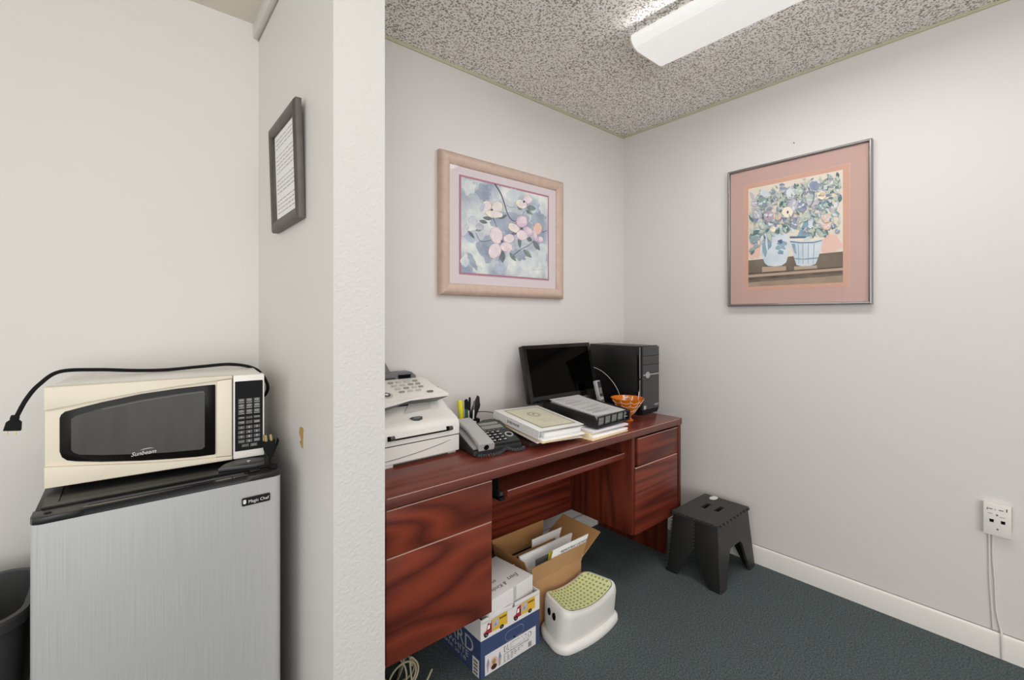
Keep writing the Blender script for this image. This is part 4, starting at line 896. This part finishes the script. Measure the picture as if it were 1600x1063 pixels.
rings = [ring(.186, .090, .071, 0, .032, .05), ring(.188, .092, .073, .005, .032, .052), ring(.187, .091, .072, .020, .032, .05), ring(.182, .087, .069, .026, .030, .046), ring(.172, .081, .066, .029, .020, .045), ring(.167, .082, .080, .130, .013, .04, .016), ring(.164, .081, .081, .147, .012, .04, .021), ring(.158, .077, .078, .157, .012, .036, .024), ring(.147, .068, .069, .159, .012, .030, .025)]
b = MB(); b.loft(rings, 'stoolwhite', False)
b.poly(list(rings[0])[::-1], 'stoolwhite'); b.build('body', t, ang=50)
zt = lambda x: .1592 - .0255 * (1 - (x / .147) ** 2)
tapx = lambda x, y: x * (1 - .22 * (y + .068) / .136)
b = MB(); rg = rings[-1]; nx = 14; V = []; F = []
xs = [-.145 + .290 * i / nx for i in range(nx + 1)]
def edge_y(x, sgn):
    ax = abs(x); r = .028
    y = .067 if ax < .145 - r else .067 - r + math.sqrt(max(0, r * r - (ax - .145 + r) ** 2))
    return sgn * y - (.012 * (1 - (x / .145) ** 2) if sgn < 0 else 0)
xs = sorted(set(xs + [-.143, -.138, -.131, .131, .138, .143]))
for x in xs: V += [(tapx(x, edge_y(x, s_)), edge_y(x, s_), zt(x) + .0008) for s_ in (-1, 1)]
F = [(2 * i, 2 * i + 2, 2 * i + 3, 2 * i + 1) for i in range(len(xs) - 1)]
b.add(V, F, 'lime'); mt = b.build('rubber_mat', t)
b = MB()
for i in range(13):
    for j in range(8):
        x = -.134 + .268 * i / 12; y = -.059 + .118 * j / 7 - .010 * (1 - (x / .147) ** 2) * (1 - j / 7)
        if abs(x) > .125 and (j in (0, 7)): continue
        b.prism([(tapx(p, q2), q2, zt(p) + .0009) for p, q2 in ell(x, y, .0052, .0048, 8)], (0, 0, .0016), 'olive')
b.build('grip_dots', mt)['kind'] = 'stuff'
b = MB()
for y in (-.012, .022):
    xw = -.1688 * (1 - .22 * (y + .07) / .15); b.prism([(xw - .001, y + yy, .112 + zz) for yy, zz in ell(0, 0, .009, .014, 16)], (.004, 0, 0), 'hole')
b.build('finger_holes', t)

t = thing('folding_stool', 'black folding step stool with white oval sticker by the right wall', 'stool', (-.231, -.692, 0))
hx, hy, fx_, fy_, H = .168, .116, .190, .142, .300
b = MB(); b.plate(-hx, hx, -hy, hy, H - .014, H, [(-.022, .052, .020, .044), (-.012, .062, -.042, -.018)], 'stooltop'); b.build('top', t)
b = MB()
for i in range(22):
    for j in range(15):
        x = -hx + .016 + i * (2 * hx - .032) / 21; y = -hy + .014 + j * (2 * hy - .028) / 14
        if (-.03 < x < .07 and (.012 < y < .052 or -.05 < y < -.01)) or math.hypot((x - .135) / .03, (y - .05) / .022) < 1.2: continue
        b.cyl((x, y, H), (x, y, H + .0012), .0042, 'stooltop', 6, .003)
for x in (-hx - .001, hx + .001):
    pass
b.build('grip_dots', t)['kind'] = 'stuff'
b = MB(); b.prism([(x, y, H + .0013) for x, y in ell(.138, .052, .030, .018, 28)], (0, 0, .0008), 'print'); b.build('oval_sticker', t)
def P3(sx, sz, face):
    """point on a leaning side: face 'f','b' (front/back, across x) or 'l','r'"""
    k = (H - .014 - sz) / (H - .014); hxk, hyk = hx - .004 + (fx_ - hx) * k, hy - .004 + (fy_ - hy) * k
    if face == 'f': return (sx * hxk, -hyk, sz)
    if face == 'b': return (sx * hxk, hyk, sz)
    if face == 'l': return (-hxk, sx * hyk, sz)
    return (hxk, sx * hyk, sz)
zt_ = H - .014
for face, inn in (('f', (0, .012, 0)), ('b', (0, -.012, 0))):
    b = MB(); loop = [(-1, zt_), (-1, 0), (-.68, 0), (-.40, .150), (-.30, .168), (.30, .168), (.40, .150), (.68, 0), (1, 0), (1, zt_)]
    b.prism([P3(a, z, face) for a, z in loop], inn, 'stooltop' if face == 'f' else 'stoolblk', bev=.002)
    b.build('leg_panel', t)
for face, inn in (('l', (.012, 0, 0)), ('r', (-.012, 0, 0))):
    for sg in (-1, 1):
        b = MB(); loop = [(sg * .965, zt_), (sg * .965, 0), (sg * .60, 0), (sg * .33, .075), (sg * .02, .150), (sg * .02, zt_)]
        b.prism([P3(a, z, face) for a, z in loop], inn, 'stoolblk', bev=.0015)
        b.build('folding_side', t)
b = MB()
for k in range(16):
    z = .02 + k * .0168
    for a in (-.985, .985): p = P3(a, z, 'l'); b.box((p[0] - .003, p[1] - .004, z), (p[0] + .006, p[1] + .004, z + .009), 'stooltop', .001, 1)
    if z > .14: p = P3(0, z, 'l'); b.box((p[0] - .003, -.004, z), (p[0] + .006, .004, z + .010), 'stooltop', .001, 1)
for k in range(9):
    y0 = -hy + .006; x = -hx + .02 + k * .036; b.cyl((x, -hy - .002, H - .006), (x + .018, -hy - .002, H - .006), .006, 'stooltop', 8); b.cyl((-hx - .001, -hy + .012 + k * .024, H - .007), (-hx - .001, -hy + .02 + k * .024, H - .007), .0055, 'stooltop', 8)
b.build('hinge_teeth', t)

# ------------------------------------------------------------------ kitchen side
# fridge
FX0, FX1, FF = -2.626, -2.156, -.455
t = thing('mini_fridge', 'silver fronted mini fridge with black top below the microwave', 'fridge', ((FX0 + FX1) / 2, FF, 0))
hw = (FX1 - FX0) / 2
b = MB(); b.box((-hw + .006, .058, .02), (hw - .006, .47, .846), 'blackmatte', .004); b.build('cabinet', t)
b = MB(); b.box((-hw + .002, .045, .840), (hw - .002, .475, .8525), 'black', .003); b.plate(-hw + .012, hw - .012, .055, .46, .8523, .8560, [(-hw + .036, hw - .036, .078, .44)], 'black'); b.build('top_cover', t)
b = MB(); b.prism([(x, y, .045) for x, y in rrect(-hw, hw, 0, .054, .018, 5)], (0, 0, .793), 'steel', bev=.0); dr = b.build('door', t, ang=40)
b = MB(); pl = [(-hw, .054), (-hw, .016), (-hw + .004, .004), (-hw + .016, -.002), (-hw + .07, -.002), (-hw + .085, .003), (hw - .085, .003), (hw - .07, -.002), (hw - .016, -.002), (hw - .004, .004), (hw, .016), (hw, .054)]
b.prism([(x, y, .838) for x, y in pl], (0, 0, .0145), 'black', bev=.002)
gp = [(-hw + .075, .010), (-hw + .1, .006), (hw - .1, .006), (hw - .075, .010), (hw - .09, .026), (-hw + .09, .026)]
b.prism([(x, y, .8526) for x, y in gp], (0, 0, .0006), 'blackgloss'); b.tube([(-hw + .085, .028, .853), (hw - .085, .028, .853)], .003, 'darkgrey', 8)
b.cyl((-hw + .025, .022, .8525), (-hw + .025, .022, .8535), .006, 'blackmatte', 12); b.build('door_cap', t)
b = MB(); Tb = frame((.1735, -.0006, .789), (1, 0, 0), (0, 0, 1)); b.prism([(x, z, 0) for x, z in rrect(-.033, .033, -.0105, .0105, .003, 3)], (0, 0, .0022), 'blackmatte', Tb, bev=.0005)
b.loft([[(x, z, .0023) for x, z in rrect(-.033, .033, -.0105, .0105, .003, 3)], [(x, z, .0023) for x, z in rrect(-.032, .032, -.0097, .0097, .0027, 3)]], 'chrome', False, Tb)
b.text('Magic Chef', .0078, 'print', Tb @ Matrix.Translation((.006, -.0045, .0026)), 0, .047)
b.poly([(-.029, -.005, .0026), (-.024, -.005, .0026), (-.0225, .001, .0026), (-.0305, .001, .0026)], 'print', Tb); b.poly([(x, z, .0026) for x, z in ell(-.0265, .0035, .0038, .0022, 12)], 'print', Tb); b.build('badge', dr)
b = MB(); b.prism([(.10, .075, .8562), (.18, .055, .8562), (.205, .06, .8562), (.215, .10, .8562), (.17, .14, .8562), (.12, .11, .8562)], (0, 0, .010), 'darkgrey', bev=.002); b.box((.165, .03, .853), (.190, .075, .8562), 'black', .001)
b.cyl((.172, .085, .866), (.172, .085, .869), .005, 'chrome', 12); b.build('hinge_cover', t)
b = MB(); b.tube([(hw - .012, .034, .853), (hw - .012, .034, .861)], .010, 'blackmatte', 12); b.build('hinge_pin', t)

# plug standing on the fridge
b = MB(); b.loft([[(x, y, .0) for x, y in rrect(-.007, .007, -.006, .006, .003, 3)], [(x, y, .010) for x, y in rrect(-.008, .008, -.007, .007, .003, 3)], [(x, y, .022) for x, y in rrect(-.014, .014, -.011, .011, .004, 3)], [(x, y, .046) for x, y in rrect(-.016, .016, -.012, .012, .004, 3)]], 'blackmatte')
pb = b.build('power_plug'); pb.location = (-2.161, -.355, .8655); pb.rotation_euler = (math.radians(4), math.radians(-6), math.radians(-20)); tag(pb, 'black three prong plug standing upright on the fridge corner', 'plug')
b = MB(); b.box((-.009, -.001, .046), (-.003, .001, .064), 'brass'); b.box((.004, -.001, .046), (.010, .001, .064), 'brass'); b.cyl((-.011, .006, .046), (-.011, .006, .064), .0022, 'brass', 8); b.build('prongs', pb)
b = MB(); b.tube(spline([(0, 0, .001), (-.001, .0, -.004), (.0, .04, -.0045), (.0, .15, -.0045), (-.01, .3, -.0045)]), .0035, 'blackmatte', 8); b.build('cord', pb)
b = MB(); b.loft([[(0, -.004, .022), (.001, .006, .024)], [(.003, -.007, .01), (.004, .007, .008)], [(.002, -.005, -.01), (.005, .006, -.012)], [(0, -.003, -.024), (.002, .004, -.022)]], 'tape', False, closed=False)
o = b.build('tape_scrap'); o.location = (FX1 - .005, -.385, .372); tag(o, 'scrap of blue tape on the right side of fridge', 'tape')

# microwave
MO = (-2.620, -.296, .8672); MR = math.radians(-4.6)
t = thing('microwave', 'cream countertop microwave oven on top of the mini fridge', 'microwave', MO, (0, 0, MR))
MW, MH, MD = .449, .2335, .300
b = MB(); b.box((.003, .034, 0), (MW - .003, MD, MH - .002), 'offwhite', .004); b.build('cabinet', t)
for x, y in ((.04, .06), (.41, .06), (.04, .25), (.41, .25)):
    b = MB(); b.cyl((x, y, -.0108), (x, y, 0), .012, 'blackmatte', 14); b.build('foot', t)
b = MB(); b.box((0, .008, 0), (.3705, .034, MH), 'ivory', .002)
up = [(0, MH), (.3705, MH), (.3705, .226), (.32, .2225), (.25, .2165), (.17, .2075), (.10, .197), (.04, .187), (0, .180)]
lo = [(0, 0), (0, .050), (.03, .046), (.08, .0395), (.15, .030), (.22, .0215), (.30, .0150), (.3705, .011), (.3705, 0)]
b.prism([(x, .0, z) for x, z in up][::-1], (0, .010, 0), 'ivory', bev=.003); b.prism([(x, .0, z) for x, z in lo], (0, .010, 0), 'ivory', bev=.003)
dr = b.build('door', t, ang=45)
win = [(.025, .082), (.0250, .160), (.0275, .168), (.034, .1745), (.06, .181), (.10, .190), (.173, .2025), (.25, .2095), (.31, .2125), (.330, .213), (.3315, .21), (.3315, .0235), (.329, .0215), (.29, .0225), (.23, .0275), (.173, .0335), (.10, .0445), (.052, .0545), (.038, .0590), (.029, .068)]
win = [(x, z - .001) for x, z in win]
b = MB(); b.prism([(x, .0055, z) for x, z in win], (0, .004, 0), 'glassblk', bev=.001); wn = b.build('window', dr)
cx, cz = .18, .118
b = MB(); inn = [(.045, .082), (.045, .155), (.052, .161), (.10, .175), (.173, .187), (.25, .195), (.305, .198), (.307, .190), (.307, .045), (.300, .040), (.23, .044), (.173, .050), (.10, .060), (.060, .068), (.050, .074)]
b.poly([(x, .0052, z) for x, z in inn], 'ovenmesh')
for (x0, z0), (x1, z1) in zip(inn[3:7], inn[4:8]): b.poly([(x0, .0050, z0 - .003), (x1, .0050, z1 - .003), (x1, .0050, z1 - .0045), (x0, .0050, z0 - .0045)], 'inkgrey')
b.build('window_mesh', wn)
b = MB(); Tl = frame((.179, .0046, .0475), (1, 0, .04), (0, 0, 1)); b.text('Sunbeam', .0098, 'print', Tl, .35, .050)
b.poly([(-.008, .012, 0), (.0, .0145, 0), (.012, .0150, 0), (.022, .0125, 0), (.012, .0138, 0), (.0, .0132, 0)], 'print', Tl); b.build('brand_script', wn)
b = MB(); b.prism([(.334, .001, .014), (.3695, -.001, .012), (.3695, -.001, .2245), (.334, .001, .2215)], (0, .010, 0), 'ivory', bev=.0025); b.build('door_handle', dr)
b = MB(); b.box((.3725, .0, 0), (MW, .036, MH), 'offwhite', .003); ph = b.build('control_housing', t)
b = MB(); b.prism([(x, -.0008, z) for x, z in rrect(.3765, .4450, .0215, .2165, .0015, 2)], (0, .003, 0), 'blackmatte'); b.build('control_panel', ph)
b = MB(); cols = (.392, .411, .430)
def key(x, z, w2, h2, m): b.poly([(x - w2, -.0012, z - h2), (x + w2, -.0012, z - h2), (x + w2, -.0012, z + h2), (x - w2, -.0012, z + h2)], m)
Tk = lambda x, z: frame((x, -.0015, z), (1, 0, 0), (0, 0, 1))
for r, z in enumerate((.163, .148, .132)):
    for x in cols:
        key(x, z, .0075, .0042, 'key'); b.loft([[(x + p, -.0015, z + q2) for p, q2 in ell(0, 0, .0045, .0028, 10)], [(x + p, -.0015, z + q2) for p, q2 in ell(0, 0, .0032, .0017, 10)]], 'keyl', False); key(x, z - .0068, .0072, .0008, 'keyl')
for z in (.1135, .1005):
    for x in cols: key(x, z, .0078, .0042 if z < .105 else .003, 'key'); key(x, z + .0012, .0062, .0009, 'keyl'); key(x, z - .0018, .0055, .0007, 'keyl') if z < .105 else None
n = 1
for z in (.0865, .0735, .0605):
    for x in cols: key(x, z, .0078, .0042, 'key'); b.text(str(n), .0052, 'print', Tk(x, z - .0026)); n += 1
key(cols[0], .0475, .0078, .0042, 'key'); key(cols[0], .0475, .006, .0012, 'keyl'); key(cols[1], .0475, .0078, .0042, 'key'); b.text('0', .0052, 'print', Tk(cols[1], .0449)); key(cols[2], .0480, .0078, .0046, 'key'); key(cols[2], .0495, .006, .001, 'keyl'); key(cols[2], .0465, .006, .001, 'keyl')
key(.4015, .0355, .0085, .0038, 'key'); key(.4015, .0355, .0070, .0012, 'keyl'); key(.4225, .0350, .0085, .0042, 'key'); key(.4225, .0350, .0055, .0024, 'keyl')
b.build('keypad_print', ph)
b = MB(); cp_ = spline([(-2.17, -.02, .97), (-2.128, -.03, .985), (-2.118, -.09, 1.005), (-2.122, -.13, 1.045), (-2.152, -.12, 1.093), (-2.215, -.09, 1.1115), (-2.30, -.075, 1.1085), (-2.385, -.07, 1.1045), (-2.455, -.075, 1.1085), (-2.535, -.095, 1.1185), (-2.606, -.13, 1.122), (-2.642, -.145, 1.094), (-2.664, -.15, 1.060), (-2.681, -.15, 1.018)], 8)
b.tube(cp_, .0050, 'blackmatte', 8); cd = b.build('power_cord', t, world=True)
b = MB(); Tq = Matrix.Translation((-2.683, -.15, 1.02)) @ Matrix.Rotation(math.radians(8), 4, 'Y')
b.loft([[(x, y, z) for x, y in rrect(-a, a, -.009, .009, .003, 3)] for a, z in ((.007, .002), (.008, -.006), (.007, -.008), (.013, -.014), (.015, -.034))], 'blackmatte', T=Tq)
for x in (-.008, .007): b.box((x - .0008, -.003, -.045), (x + .0008, .003, -.034), 'brass', T=Tq)
b.build('plug', cd, world=True)

# waste bin
t = thing('waste_bin', 'dark grey plastic waste bin left of the mini fridge', 'bin', (-2.80, -.185, 0))
def rr3(hx, hy, r, z): return [(x, y, z) for x, y in rrect(-hx, hx, -hy, hy, r, 6)]
b = MB(); b.loft([rr3(.115, .115, .05, 0), rr3(.120, .120, .055, .01), rr3(.150, .148, .07, .585), rr3(.150, .148, .07, .600), rr3(.144, .142, .066, .600), rr3(.115, .115, .05, .02)], 'darkgrey'); b.build('body', t)
b = MB(); b.loft([rr3(.150, .148, .07, .574), rr3(.158, .156, .076, .577), rr3(.159, .157, .077, .598), rr3(.156, .154, .075, .603), rr3(.145, .143, .068, .603), rr3(.144, .142, .067, .595)], 'darkgrey', False); b.build('rim', t)
